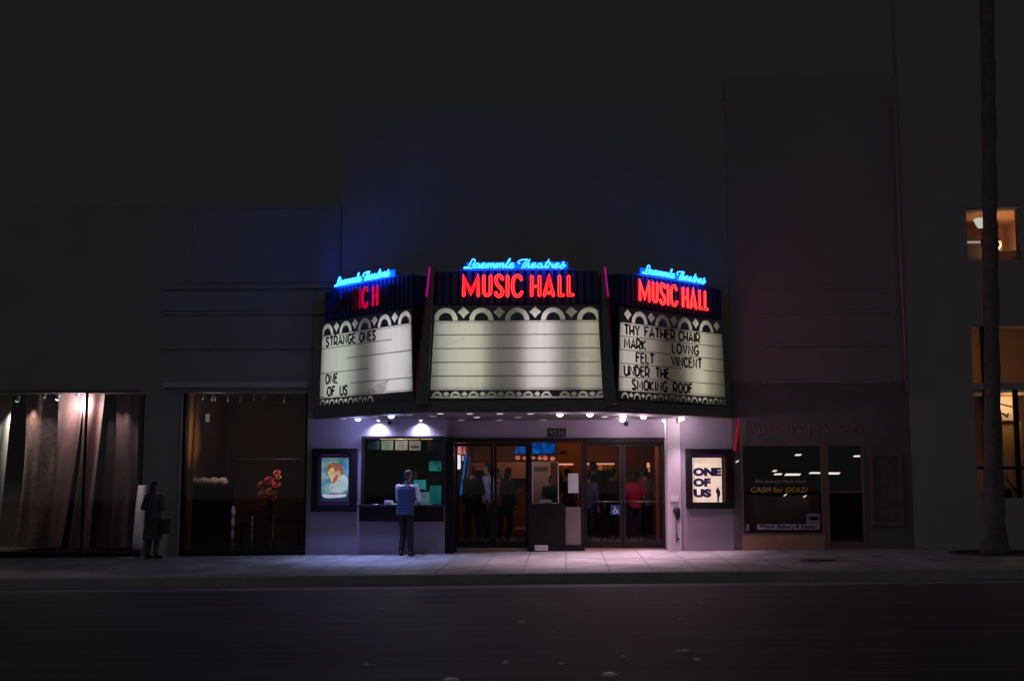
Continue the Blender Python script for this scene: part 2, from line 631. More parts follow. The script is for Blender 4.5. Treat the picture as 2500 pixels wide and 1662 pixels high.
FABP = fabric_mat('pale_fabric', (0.50, 0.47, 0.42), 0.12)
FABB = M('brown_damask', (0.36, 0.23, 0.19), 0.85, 0.55, 9, 0.25, 120, sheen=0.3)
lamp('spot_light', 'SPOT', at(64, 972, 0.5), 42, (1, 0.74, 0.64), None, at(72, 1060, 0.85), 60, 1.0, 0.03)  # added spot without a fitting, for the bright edge of the damask
FABR = fabric_mat('rose_fabric', (0.50, 0.30, 0.28), 0.18)
FABD = fabric_mat('dark_rose_fabric', (0.17, 0.11, 0.11), 0.2)


def drape(label, mat, tops, mids, bots, Y, nf, amp, ph=0.0, grp='fabric lengths hung in the shop window'):
    zt_, zm_, zb_ = gz(957, Y, 200), gz(1150, Y, 200), gz(1335, Y, 200)
    xl = [gx(p[0], yy, Y) for p, yy in ((tops, 957), (mids, 1150), (bots, 1335))]
    xr = [gx(p[1], yy, Y) for p, yy in ((tops, 957), (mids, 1150), (bots, 1335))]

    def q(a, t):
        return a[0] * (1 - t) * (1 - 2 * t) + a[1] * 4 * t * (1 - t) + a[2] * t * (2 * t - 1)

    def f(u, v):
        x = q(xl, v) * (1 - u) + q(xr, v) * u
        z = zt_ + (zb_ - zt_) * v
        y = Y + amp * (0.55 + 0.45 * v) * math.cos(2 * PI * nf * u + ph + 0.6 * math.sin(4 * v)) + 0.03 * math.sin(9 * u + 5 * v) - 0.25 * v * v * 0.3
        return (x, y, z)
    mb = MB().grid(f, 44, 30)
    tag(mb.build('fabric_length', mat), label, 'fabric', grp)


drape('pale beige fabric length at the far left, lit from above', FABP, (-70, 34), (-90, 19), (-110, 0), 0.75, 1.5, 0.10)
drape('brown damask patterned fabric length next to the pale beige one', FABB, (58, 154), (55, 141), (30, 122), 0.85, 1.0, 0.13, 0.4)
drape('rose fabric length left of the window bar under the brightest spotlight', FABR, (146, 206), (138, 187), (122, 150), 0.72, 0.9, 0.11, 2.6)
drape('rose fabric length right of the window bar with a bright right edge', FABR, (207, 256), (196, 240), (175, 216), 0.70, 0.8, 0.10, 2.9)
drape('dark fabric length behind, between the rose fabric and the right end', FABD, (258, 290), (250, 290), (235, 285), 1.05, 1.2, 0.08, 0.3)
drape('grey rose fabric length at the right end with one bright fold', FABR, (285, 338), (283, 334), (275, 330), 0.95, 1.4, 0.09, 3.4)


def spot_can(px, py, Y, aim, lit, label, col=(1, 1, 1), power=0, lens=None, size=70):
    p = at(px, py, Y)
    d = (Vector(aim) - p).normalized()
    t = thing('spotlight', label, 'spotlight', p, 0, 'ceiling spotlights in the fabric window')
    MB().tube([p + d * -0.13, p + d * -0.11, p], [0.02, 0.045, 0.05], 14).build('lamp_housing', M('grey_lamp_metal', (0.30, 0.27, 0.24), 0.35, 0.1, 10, metal=0.6), t)
    MB().tube([p + d * -0.09, Vector((p.x, p.y, gz(955, Y, 200) + 0.03))], 0.008, 6).build('lamp_stem', BLACK, t)
    MB().ell(p + d * 0.002, 0.044, 0.044, 0.044, 12, 8).build('lamp_lens', lens if lens else LENS_DIM, t)
    if power:
        lamp('spot_light', 'SPOT', p + d * 0.06, power, col, t, aim, size, 1.0, 0.03)


spot_can(140, 973, 0.45, at(100, 1130, 0.9), True, 'small lit spotlight shining blue white, hanging in the fabric window', (0.9, 0.92, 1), 9, E('blue_white_lens', (0.75, 0.85, 1), 3), 70)
spot_can(42, 977, 0.45, at(15, 1080, 0.8), True, 'leftmost small spotlight with a greenish lens in the fabric window', (1, 0.98, 0.86), 150, E('green_white_lens', (0.25, 0.7, 0.5), 1.2), 55)
spot_can(190, 963, 0.40, at(205, 1060, 0.75), True, 'small spotlight above the rose fabric beside the window bar', (1, 0.72, 0.78), 5, None, 80)
spot_can(107, 968, 0.5, at(90, 1150, 0.9), False, 'unlit brown spotlight between the two lit ones')
p = at(200, 988, 0.55)
lamp('spot_light', 'POINT', p, 20, (1, 0.84, 0.86), None, None, radius=0.03)  # added point lamp that makes the hot patch on the rose fabric
lamp('spot_light', 'SPOT', at(284, 960, 0.55), 36, (1, 0.86, 0.9), None, at(291, 1070, 0.9), 60, 1.0, 0.03)  # added spot without a fitting, for the bright fold at the right

# white bolt of fabric standing by the pillar
def bolt(u, v):
    a = u * 2 * PI
    px0, px1 = 337 + (322 - 337) * v, 359 + (348 - 359) * v
    c = (at(px0, 1184 + 156 * v, -0.22) + at(px1, 1184 + 156 * v, -0.22)) / 2
    hw = (at(px1, 1250, -0.22).x - at(px0, 1250, -0.22).x) / 2
    k = 1 + 0.08 * math.sin(5 * a + 7 * v)
    return (c.x + hw * math.cos(a) * k, c.y + 0.07 * math.sin(a) * k, c.z)


mb = MB()
mb.loft([[bolt(k / 20, v) for k in range(20)] for v in (0, .02, .1, .2, .3, .4, .5, .6, .7, .8, .9, 1)])
tag(mb.build('fabric_bolt', M('white_cloth', (0.62, 0.58, 0.58), 0.8, 0.25, 6)), 'white wrapped bolt of cloth leaning by the pillar behind the dark pedestrian', 'fabric bolt')
lamp('spot_light', 'SPOT', at(318, 1110, -0.75), 16, (1, 0.90, 0.94), None, at(343, 1235, -0.25), 38, 1, 0.05)  # added spot over the pavement that brightens the bolt

# ---- second shop: roses, cushion, crystal
IN2 = 1.6
zf2 = -0.06
mb = MB()
mb.grid(lambda u, v: (gx(452 + 24 * u - 6 * v, 1150, 0.5), 0.5 + 0.006 * math.sin(10 * u + 3 * v), gz(950 + 395 * v, 0.5, 460)), 14, 20)
tag(mb.build('curtain', M('orange_curtain', (0.55, 0.24, 0.06), 0.85, 0.12, 6)), 'narrow orange curtain at the left edge of the flower shop window', 'curtain')
lamp('shop_fill', 'SPOT', at(640, 1060, 0.17), 75, (1, 0.72, 0.42), None, at(463, 1070, 0.5), 50, 1, 0.05)  # added spot without a fitting, fills the orange curtain
mb = MB()
pts = []
x0, x1 = gx(455, 1176, 0.7), gx(556, 1176, 0.7)
zc = gz(1176, 0.7, 500)
rings = []
for i in range(61):
    t = i / 60
    r0 = 0.085 * (1 - 0.25 * (2 * abs(t - .5)) ** 8) * (min(1, 12 * t + 0.3) * min(1, 12 * (1 - t) + 0.3)) ** 0.5
    rings.append([(x0 + (x1 - x0) * t, 0.7 + r0 * (1 + 0.2 * math.sin(2 * (a + 13 * t))) * math.cos(a), zc + r0 * (1 + 0.2 * math.sin(2 * (a + 13 * t))) * math.sin(a)) for a in [2 * PI * k / 24 for k in range(24)]])
mb.loft(rings)
tag(mb.build('bolster_cushion', M('satin_cushion', (0.55, 0.42, 0.40), 0.4, 0.1, 6, sheen=0.4)), 'twisted satin bolster lying on top of the black chest', 'cushion')
t = thing('chest', 'tall black chest under the satin bolster in the flower shop window', 'chest', ((x0 + x1) / 2, 0.75, zf2))
box('body', BLACK, t, x0 - 0.03, x1 + 0.03, 0.55, 1.1, zf2, zc - 0.086, 0.01)
mb = MB()
for i in range(3): mb.box(x0 + 0.02, x1 - 0.02, 0.53, 0.549, zf2 + 0.1 + 0.4 * i, zf2 + 0.45 + 0.4 * i, 0.006)
mb.build('drawer', FRAME, t)
lamp('shop_fill', 'SPOT', at(560, 1110, 0.40), 6, (1, 0.74, 0.68), None, at(530, 1176, 0.7), 90, 1, 0.03)  # added spot that brightens the bolster
# glass shelf
xs0, xs1 = gx(578, 1120, 0.75), gx(748, 1120, 0.75)
zs = gz(1120, 0.75, 660)
t = thing('glass_shelf', 'thin glass shelf with a bright pink edge above the roses', 'shelf', ((xs0 + xs1) / 2, 0.9, zs))
box('shelf_board', M('glass_shelf_edge', (0.55, 0.40, 0.45), 0.2, 0.1, 5), t, xs0, xs1, 0.75, 1.1, zs - 0.006, zs + 0.006)
box('bracket', BLACK, t, xs1 - 0.02, xs1 - 0.001, 0.76, 1.09, zs - 0.08, zs - 0.0065)
lamp('shop_fill', 'SPOT', at(700, 1085, 0.5), 2.2, (0.9, 0.7, 0.9), None, at(690, 1121, 0.8), 110, 1, 0.03)
# roses in a vase
vp = at(658, 1230, 0.95)
zv = gz(1228, 0.95, 658)
t = thing('rose_bouquet', 'bouquet of red and orange roses glowing behind the dark shop glass', 'flowers', (vp.x, vp.y, zv))
RED_R = M('red_petal', (0.60, 0.06, 0.06), 0.6, 0.2, 30)
COR_R = M('coral_petal', (0.75, 0.16, 0.08), 0.6, 0.2, 30)
ORA_R = M('amber_petal', (0.62, 0.24, 0.05), 0.6, 0.2, 30)
PNK_R = M('pink_petal', (0.62, 0.10, 0.14), 0.6, 0.2, 30)


def rose(c, r, mat):
    mb = MB()
    c = Vector(c)
    for ring, (n, rr, h, open_) in enumerate(((3, .28, .30, .12), (4, .50, .26, .28), (5, .78, .16, .55), (6, 1.0, .0, .85))):
        for k in range(n):
            a0 = 2 * PI * (k + 0.37 * ring) / n + random.uniform(-.2, .2)
            wid = 2 * PI / n * 1.25

            def f(u, v, a0=a0, wid=wid, rr=rr, h=h, open_=open_):
                a = a0 + (u - .5) * wid * (0.7 + 0.3 * math.sin(PI * min(1, v * 0.7 + .2)))
                rad = r * (rr * (0.35 + 0.65 * v ** 0.7) + open_ * 0.18 * v * v)
                zz = r * (-0.55 + (0.95 + h) * v - open_ * 0.35 * v ** 3 - 0.25 * (u - .5) ** 2)
                # flowers look toward the street and up
                p = Vector((rad * math.cos(a), rad * math.sin(a), zz))
                p = Matrix.Rotation(R(48), 3, 'X') @ p
                return c + p
            mb.grid(f, 5, 5)
    o = mb.build('rose', mat, t)
    return o


for (px, py, rp, mt) in ((657, 1172, 11, PNK_R), (676, 1153, 8, COR_R), (675, 1182, 9, COR_R), (640, 1183, 10, ORA_R), (662, 1197, 11, ORA_R), (643, 1205, 12, ORA_R), (666, 1214, 8, RED_R), (642, 1223, 8, RED_R), (680, 1164, 6, ORA_R), (654, 1212, 9, RED_R)):
    c = at(px, py, 0.85 + random.uniform(-.06, .06))
    rose(c, rp / 112, mt)
mb = MB()
for i in range(9):
    c = at(640 + i * 5, 1185 + (i % 3) * 10, 0.88)
    mb.tube([(vp.x + (i - 4) * 0.006, vp.y, zv - 0.1), ((c.x + vp.x) / 2, vp.y, (c.z + zv) / 2), c], 0.004, 5)
mb.build('stem', M('leaf_green', (0.05, 0.08, 0.03), 0.6, 0.3, 20), t)
mb = MB().lathe((vp.x, vp.y, zv - 0.36), [(0.06, 0), (0.075, 0.02), (0.05, 0.15), (0.07, 0.36)], 18)
mb.build('vase', M('dark_vase', (0.02, 0.02, 0.025), 0.1, 0.1, 5), t)
lamp('shop_fill', 'SPOT', at(690, 1122, 0.40), 9, (1, 0.75, 0.65), None, at(658, 1185, 0.9), 70, 1, 0.03)
t = thing('display_table', 'low black display table under the rose vase', 'table', (vp.x, vp.y, zf2))
zt2 = zv - 0.36
mb = MB().box(vp.x - 0.7, vp.x + 0.75, vp.y - 0.3, vp.y + 0.3, zt2 - 0.03, zt2 - 0.001, 0.005)
mb.build('tabletop', BLACK, t)
for sx in (-0.66, 0.71):
    for sy in (-0.26, 0.26):
        MB().box(vp.x + sx - 0.02, vp.x + sx + 0.02, vp.y + sy - 0.02, vp.y + sy + 0.02, zf2, zt2 - 0.031).build('leg', BLACK, t)
CRYS = M('cut_crystal', (0.55, 0.48, 0.50), 0.12, 0.2, 40, metal=0.6)
for (px, y0, y1, label) in ((567, 1235, 1322, 'tallest banded crystal candlestick, below the satin bolster'), (616, 1258, 1300, 'short crystal candlestick in the middle of the window'), (666, 1252, 1318, 'thin crystal candlestick below the roses')):
    a = at(px, y1, 0.45)
    h = gz(y0, 0.45, px) - a.z
    rr = 0.05 if px == 567 else 0.018
    prof = []
    for i in range(25):
        k = i / 24
        prof.append((rr * (0.45 + 0.55 * abs(math.sin(k * 9.5))) + 0.002, h * k))
    tag(MB().lathe(a, prof, 12).build('candlestick', CRYS), label, 'candlestick', 'crystal candlesticks in the flower shop window')
    rb = 0.06
    tag(MB().lathe((a.x, a.y, zf2), [(rb * 1.5, 0), (rb, 0.03), (rb, a.z - zf2 - 0.001)], 16).build('pedestal', BLACK), 'plain black round pedestal under the ' + ('tallest' if px == 567 else 'short' if px == 616 else 'thin') + ' crystal candlestick', 'pedestal', 'pedestals of the candlesticks')
lamp('shop_fill', 'SPOT', at(590, 1190, 0.15), 9, (0.9, 0.8, 1), None, at(600, 1290, 0.5), 80, 1, 0.02)  # added spot that brightens the candlesticks
for i, (px, py, hh) in enumerate(((495, 967, 26), (518, 968, 26), (525, 972, 18), (556, 972, 20), (587, 971, 24), (620, 968, 26), (645, 966, 26), (693, 972, 26))):
    p = at(px, py, 0.8)
    t = thing('pendant_crystal', ['slim', 'bright', 'clear'][i % 3] + ' crystal pendant, number counting from the left along the window head', 'pendant', p, 0, 'crystal pendants along the flower shop window head')
    t['label'] = ['leftmost', 'second', 'third', 'fourth', 'fifth', 'sixth', 'seventh', 'rightmost'][i] + ' of the eight crystal pendants at the head of the flower shop window'
    h = hh / 114
    MB().tube([(p.x - .01, p.y, p.z + h / 2), (p.x + .012, p.y, p.z), (p.x, p.y, p.z - h * .3), (p.x, p.y, p.z - h / 2)], [0.01, 0.02, 0.028, 0.004], 6).build('crystal', CRYS, t)
    MB().tube([(p.x, p.y, p.z + h / 2), (p.x, p.y, zt + 0.03)], 0.002, 5).build('cord', BLACK, t)
p = at(507, 1018, 0.9)
tag(MB().box(p.x - 0.045, p.x + 0.045, 0.89, 0.90, gz(1028, 0.9), gz(1008, 0.9)).build('price_card', WHITEP), 'small pale card hanging high in the flower shop window', 'card')
lamp('shop_fill', 'POINT', at(600, 1040, 1.9), 1.1, (1, 0.55, 0.40), None, radius=0.1)  # added point lamp that warms the shop's back wall
lamp('shop_fill', 'POINT', at(525, 990, 0.45), 2.0, (1, 0.85, 0.8), None, radius=0.03)
lamp('shop_fill', 'POINT', at(693, 1000, 0.5), 0.8, (0.8, 0.9, 1), None, radius=0.03)

# ---- cinema
C0, C1 = gx(757, 1150), gx(1788, 1150)
R0, R1 = gx(1087, 1150), gx(1629, 1150)
W0, W1 = gx(885, 1150), gx(1084, 1150)
PL0 = gx(1662, 1150)
zcan = 2.74
zw0, zw1 = gz(1232), gz(1066)
CB = thing('cinema_building', 'cinema building with pale stucco street front under the black marquee', 'building', ((C0 + C1) / 2, 0, 0))
mb = MB()
mb.box(C0, W0, 0, 0.3, -0.4, 3.2)
mb.box(W0, R0, 0, 0.3, -0.4, zw0)
mb.box(W0, R0, 0, 0.3, zw1, 3.2)
mb.box(W1, R0, 0.001, 0.3, zw0, zw1)
mb.box(R0 - 0.06, R0 - 0.001, 0.3, 0.75, -0.4, 3.2)
zh = gz(1068, 0.6)
mb.box(R0, R1, 0.6, 0.75, zh, 3.2)
mb.box(PL0, C1, 0, 0.3, -0.4, 3.2)
mb.build('wall', STUCCO, CB)
MB().box(R1, PL0 - 0.003, -0.05, 0.75, -0.4, 3.2, 0.01).build('pilaster', PIER, CB)
mb = MB()
mb.box(LU + 0.02, C1, 0.02, 0.32, 3.2, 9.4)
mb.box(L1, LU + 0.02, 0.02, 0.32, 3.2, gz(700, 0, 500) - 0.003)
mb.build('upper_wall', DARKWALL, CB)
# jambs of the recess
MB().box(R0, R0 + 0.17, 0.015, 0.66, -0.2, zh).build('door_jamb', BLACK, CB)
MB().box(R0 + 0.172, R1, 0.55, 0.70, gz(1080, 0.6), zh - 0.002, 0.004).build('door_header', FRAME, CB)
# lobby shell
lx0, lx1, ly1, lzc = R0 + 0.10, R1 + 0.9, 6.2, 2.66
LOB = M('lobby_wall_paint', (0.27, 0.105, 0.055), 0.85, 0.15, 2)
mb = MB()
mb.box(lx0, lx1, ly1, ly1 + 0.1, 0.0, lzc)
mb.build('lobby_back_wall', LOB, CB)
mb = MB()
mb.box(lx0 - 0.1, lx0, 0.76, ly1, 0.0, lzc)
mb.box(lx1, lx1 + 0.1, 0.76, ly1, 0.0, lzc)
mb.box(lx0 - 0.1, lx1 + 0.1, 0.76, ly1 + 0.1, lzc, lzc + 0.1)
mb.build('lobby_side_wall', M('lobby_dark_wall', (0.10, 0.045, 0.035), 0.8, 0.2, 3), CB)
MB().box(lx0, lx1, 0.52, ly1, -0.1, 0.055).build('lobby_floor', M('lobby_carpet', (0.05, 0.02, 0.02), 0.9, 0.3, 8), CB)
MB().box(R0 + 0.2, R1 - 0.02, 0.50, 0.519, -0.05, 0.05).build('threshold', M('threshold_brass', (0.35, 0.22, 0.14), 0.4, 0.1, 8), CB)

# glass doors
def glass_door(px0, px1, label, bar=True, side=1):
    Y0, Y1 = 0.60, 0.645
    x0, x1 = gx(px0, 1200, 0.6), gx(px1, 1200, 0.6)
    z0, z1 = 0.06, gz(1081, 0.6)
    t = thing('glass_door', label, 'door', ((x0 + x1) / 2, Y0, z0), 0, 'glass doors of the cinema entrance')
    s = 0.055
    mb = MB()
    mb.box(x0, x0 + s, Y0, Y1, z0, z1, 0.004)
    mb.box(x1 - s, x1, Y0, Y1, z0, z1, 0.004)
    mb.box(x0 + s, x1 - s, Y0 + 0.002, Y1 - 0.002, z1 - 0.07, z1 - 0.002)
    mb.box(x0 + s, x1 - s, Y0 + 0.002, Y1 - 0.002, z0 + 0.002, z0 + 0.13)
    mb.build('door_frame', FRAME, t)
    MB().box(x0 + s, x1 - s, Y0 + 0.018, Y0 + 0.024, z0 + 0.13, z1 - 0.07).build('door_glass', GLASS, t)
    zb = gz(1224, 0.6)
    if bar:
        mb = MB()
        mb.tube([(x0 + s, Y0 - 0.045, zb), (x1 - s, Y0 - 0.045, zb)], 0.018, 10)
        mb.box(x0 + 0.01, x0 + s - 0.005, Y0 - 0.06, Y0 - 0.001, zb - 0.03, zb + 0.03)
        mb.box(x1 - s + 0.005, x1 - 0.01, Y0 - 0.06, Y0 - 0.001, zb - 0.03, zb + 0.03)
        mb.build('push_bar', M('dark_steel', (0.06, 0.06, 0.06), 0.35, 0.2, 10, metal=0.7), t)
    return t


glass_door(1110, 1204, 'leftmost glass door of the entrance, nearest the pay window', False)
glass_door(1206, 1290, 'glass door just left of the ticket podium', False)
glass_door(1427, 1519, 'glass door right of the ticket podium, with the blue wheelchair sign')
glass_door(1521, 1622, 'rightmost glass door with a push bar, next to the pilaster')
# wheelchair sign on the door
Yd = 0.595
p0, p1 = at(1491, 1256, Yd), at(1514, 1232, Yd)
t = thing('wheelchair_sign', 'small square blue sign with a white wheelchair symbol on the door', 'sign', ((p0.x + p1.x) / 2, Yd, p0.z))
MB().box(p0.x, p1.x, Yd - 0.004, Yd + 0.003, p0.z, p1.z).build('sign_plate', M('sign_blue', (0.02, 0.07, 0.27), 0.5, 0.08, 10), t)
cx, cz, s = (p0.x + p1.x) / 2, (p0.z + p1.z) / 2, (p1.x - p0.x)
mb = MB()
yy = Yd - 0.007
mb.tube([(cx - .08 * s, yy, cz + .25 * s), (cx - .05 * s, yy, cz - .02 * s), (cx + .14 * s, yy, cz - .02 * s), (cx + .22 * s, yy, cz - .25 * s), (cx + .30 * s, yy, cz - .23 * s)], 0.009, 6)
mb.tube([(cx - .07 * s, yy, cz + .12 * s), (cx + .10 * s, yy, cz + .12 * s)], 0.007, 6)
mb.tube([(cx - .02 * s + .2 * s * math.cos(a), yy, cz - .14 * s + .2 * s * math.sin(a)) for a in [R(140 + 20 * k) for k in range(11)]], 0.008, 6)
mb.ell((cx - .08 * s, yy, cz + .34 * s), .065 * s, 0.005, .065 * s)
mb.build('wheelchair_symbol', E('sign_white_dull', (0.5, 0.5, 0.5), 0.0) if False else WHITEP, t)
# address plate
a0, a1 = at(1337, 1066, 0.59), at(1382, 1045, 0.59)
t = thing('address_plate', 'black street number plate reading 9036 above the doors', 'sign', ((a0.x + a1.x) / 2, 0.59, a0.z))
MB().box(a0.x, a1.x, 0.575, 0.599, a0.z, a1.z, 0.003).build('plate', BLACK, t)
MB().text('9036', 0.18, (a0.x + 0.03, 0.572, a0.z + 0.025), 0.004, fit=(a1.x - a0.x) - 0.06).build('numerals', M('number_metal', (0.16, 0.15, 0.15), 0.4, 0.1, 20), t)

# ---- pay window
mb = MB()
fw = 0.05
mb.box(W0 - 0.02, W0 + fw, -0.06, 0.1, zw0, zw1 + 0.02)
mb.box(W1 - fw, R0 - 0.002, -0.06, 0.1, zw0, zw1 + 0.02)
mb.box(W0 + fw, W1 - fw, -0.058, 0.1, zw1 - 0.035, zw1 + 0.018)
t = thing('pay_window', 'wide box office window in a black frame with papers behind the glass', 'window', ((W0 + W1) / 2, 0, zw0))
mb.build('window_frame', FRAME, t)
MB().box(W0 - 0.045, W0 - 0.022, -0.03, -0.001, zw0, zw1).build('edge_strip', M('tan_strip', (0.35, 0.28, 0.26), 0.4, 0.1, 5), t)
MB().box(W0 + fw, W1 - fw, 0.03, 0.036, zw0, zw1 - 0.035).build('window_glass', GLASS, t)
zc0, zc1 = gz(1272), gz(1231)
xc0, xc1 = gx(879, 1250), gx(1092, 1250)
t2 = thing('pay_counter', 'black counter shelf projecting under the box office window', 'counter', ((xc0 + xc1) / 2, -0.15, zc0))
mb = MB()
mb.box(xc0, R0 - 0.003, -0.28, -0.061, zc1 - 0.05, zc1, 0.006)
mb.build('counter_top', M('black_stone', (0.03, 0.03, 0.035), 0.15, 0.3, 10), t2)
mb = MB()
mb.box(xc0 + 0.02, R0 - 0.02, -0.24, -0.002, zc0, zc1 - 0.051, 0.006)
mb.build('counter_front', BLACK, t2)
# booth room
mb = MB()
mb.box(W0 - 0.3, R0 - 0.061, 1.9, 2.0, -0.1, 2.7)
mb.box(W0 - 0.4, W0 - 0.3, 0.31, 2.0, -0.1, 2.7)
mb.box(R0 - 0.14, R0 - 0.061, 0.301, 1.9, -0.1, 2.7)
mb.box(W0 - 0.3, R0 - 0.141, 0.31, 1.899, 2.6, 2.7)
mb.box(W0 - 0.3, R0 - 0.141, 0.31, 1.899, -0.1, 0.05)
mb.build('booth_wall', DARKIN, CB)
# strip lamp in the window head
p0, p1 = at(928, 1070, 0.16), at(1056, 1070, 0.16)
t = thing('strip_lamp', 'long warm strip lamp along the top of the box office window', 'lamp', ((p0.x + p1.x) / 2, 0.16, p0.z))
WARMSTRIP = E('warm_strip', (1.0, 0.62, 0.26), 0.85)
mb = MB()
for a, b in ((p0.x, p0.x + 0.30), (p0.x + 0.305, p0.x + 0.55), (p0.x + 0.56, p0.x + 0.82), (p0.x + 0.86, p1.x)):
    mb.tube([(a, 0.16, p0.z), (b, 0.16, p0.z)], 0.020, 8)
mb.build('lamp_tube', WARMSTRIP, t)
box('lamp_housing', BLACK, t, p0.x - 0.1, p1.x + 0.1, 0.185, 0.25, p0.z - 0.02, p0.z + 0.05)
TEAL = acrylic('teal_lit_paper', (0.06, 0.42, 0.46))  # teal of the screen light put into the paper colours
TEALD = acrylic('dark_teal_lit_paper', (0.02, 0.27, 0.27), .3)
GREYP = acrylic('grey_teal_lit_paper', (0.28, 0.40, 0.42))
INK = M('printed_ink', (0.06, 0.06, 0.07), 0.7, 0.1, 9)
notices = [
    (898, 926, 1075, 1097, acrylic('cyan_lit_paper', (0.12, 0.36, 0.42), .4), 'first notice of the top row, cyan with a dark upper half', 0),
    (931, 960, 1075, 1098, acrylic('cream_teal_paper', (0.52, 0.60, 0.54)), 'second notice of the top row, cream paper with fine print', 3),
    (965, 995, 1075, 1098, acrylic('cream_paper', (0.74, 0.72, 0.64), .05), 'third notice of the top row, the brightest cream sheet', 2),
    (999, 1027, 1076, 1099, acrylic('cream_paper_b', (0.60, 0.60, 0.54), .05), 'fourth notice of the top row with a bold dark band of print', 4),
    (1044, 1074, 1077, 1101, acrylic('dim_paper', (0.20, 0.18, 0.17), .2), 'last notice of the top row, a dim grey brown sheet', 0),
    (1048, 1078, 1125, 1149, TEAL, 'teal lit notice alone at the right, below the dim sheet', 1),
    (1010, 1040, 1171, 1194, TEAL, 'teal lit notice half hidden behind the waiting man', 0),
    (1025, 1050, 1201, 1231, GREYP, 'pale grey teal lit notice standing at the sill right of the man', 1),
    (1049, 1078, 1185, 1229, TEALD, 'tall dark green notice at the lower right corner of the window', 2),
]
for (a, b, c, d, mt, lab, kind) in notices:
    q0, q1 = at(a, d, 0.10), at(b, c, 0.10)
    t = thing('notice', lab, 'notice', ((q0.x + q1.x) / 2, 0.10, q0.z), 0, 'notices behind the box office glass')
    MB().quad((q0.x, 0.098, q0.z), (q1.x, 0.098, q0.z), (q1.x, 0.098, q1.z), (q0.x, 0.098, q1.z)).build('sheet', mt, t)
    mb = MB()
    wv, hv = q1.x - q0.x, q1.z - q0.z
    if kind:
        for r_ in range(5 if kind > 1 else 3):
            zz = q0.z + hv * (0.85 - 0.16 * r_)
            xa = q0.x + wv * random.uniform(.1, .25)
            xb = q1.x - wv * random.uniform(.1, .3)
            th = 0.016 if (kind == 4 and r_ in (3,)) else 0.004
            mb.box(xa, xb, 0.0955, 0.0975, zz - th, zz + th)
        if kind == 1 and mt is TEAL:
            mb.ell((q1.x - 0.06, 0.097, q0.z + 0.05), 0.03, 0.002, 0.025)
        mb.build('print', INK if mt is not TEAL else TEALD, t)
lamp('booth_fill', 'SPOT', at(1052, 1165, 1.1), 20, (0.55, 1.0, 1.0), None, at(1050, 1180, 0.1), 60, 0.6, 0.05)  # added cyan spot behind the papers, for an unseen screen
lamp('booth_fill', 'SPOT', at(978, 1100, 1.1), 22, (1.0, 0.93, 0.80), None, at(978, 1087, 0.1), 62, 0.6, 0.05)  # added warm spot that brightens the top papers from behind
# things on the counter
p = at(949, 1230, -0.2)
t = thing('ticket_printer', 'white ticket printer standing on the black counter left of the man', 'printer', (p.x, -0.2, zc1))
p0, p1 = at(938, 1230, -0.2), at(959, 1223, -0.2)
mb = MB().prism([(p0.x, zc1 + 0.001), (p1.x, zc1 + 0.001), (p1.x - 0.01, zc1 + 0.075), (p0.x + 0.02, zc1 + 0.085)], 'y', -0.26, -0.12)
mb.build('body', M('white_plastic', (0.75, 0.75, 0.78), 0.4, 0.05, 10), t)
mb = MB().box(p0.x + 0.03, p1.x - 0.03, -0.264, -0.2605, zc1 + 0.015, zc1 + 0.03)
mb.build('paper_slot', BLACK, t)
for (px, lab) in ((917, 'small white leaflet on the counter at its left end'), (965, 'small white leaflet on the counter beside the printer'), (1049, 'small white leaflet on the counter under the pale notice')):
    a = at(px, 1231, -0.18)
    tag(MB().box(a.x - 0.045, a.x + 0.045, -0.24, -0.12, zc1 + 0.0015, zc1 + 0.012, 0.002).build('leaflet', WHITEP), lab, 'leaflet', 'leaflets on the box office counter')

# ---- poster cases
def poster_case(px0, px1, py0, py1, q0, q1, r0, r1, label, purple):
    a, b = at(px0, py1, -0.02), at(px1, py0, -0.02)
    t = thing('poster_case', label, 'poster case', ((a.x + b.x) / 2, 0, a.z), 0, 'poster cases beside the entrance')
    p, q = at(q0, r1, -0.03), at(q1, r0, -0.03)
    s = 0.13
    mb = MB()
    mb.box(a.x, a.x + s, -0.12, -0.002, a.z, b.z, 0.006)
    mb.box(b.x - s, b.x, -0.12, -0.002, a.z, b.z, 0.006)
    mb.box(a.x + s, b.x - s, -0.118, -0.002, b.z - s * .9, b.z - 0.002, 0.004)
    mb.box(a.x + s, b.x - s, -0.118, -0.002, a.z + 0.002, a.z + s * 1.0, 0.004)
    mb.build('case_frame', BLACK, t)
    MB().box(a.x + s, b.x - s, -0.03, -0.002, a.z + s, b.z - s * .9).build('case_back', M('case_back_purple', (0.10, 0.04, 0.10), 0.5, 0.1, 8), t)
    mb = MB()
    mb.tube([(p.x, -0.06, q.z + 0.055), (q.x, -0.06, q.z + 0.055)], 0.006, 6)
    mb.build('case_lamp', E('purple_strip', (0.28, 0.02, 0.45), 0.25), t)
    return t, p, q


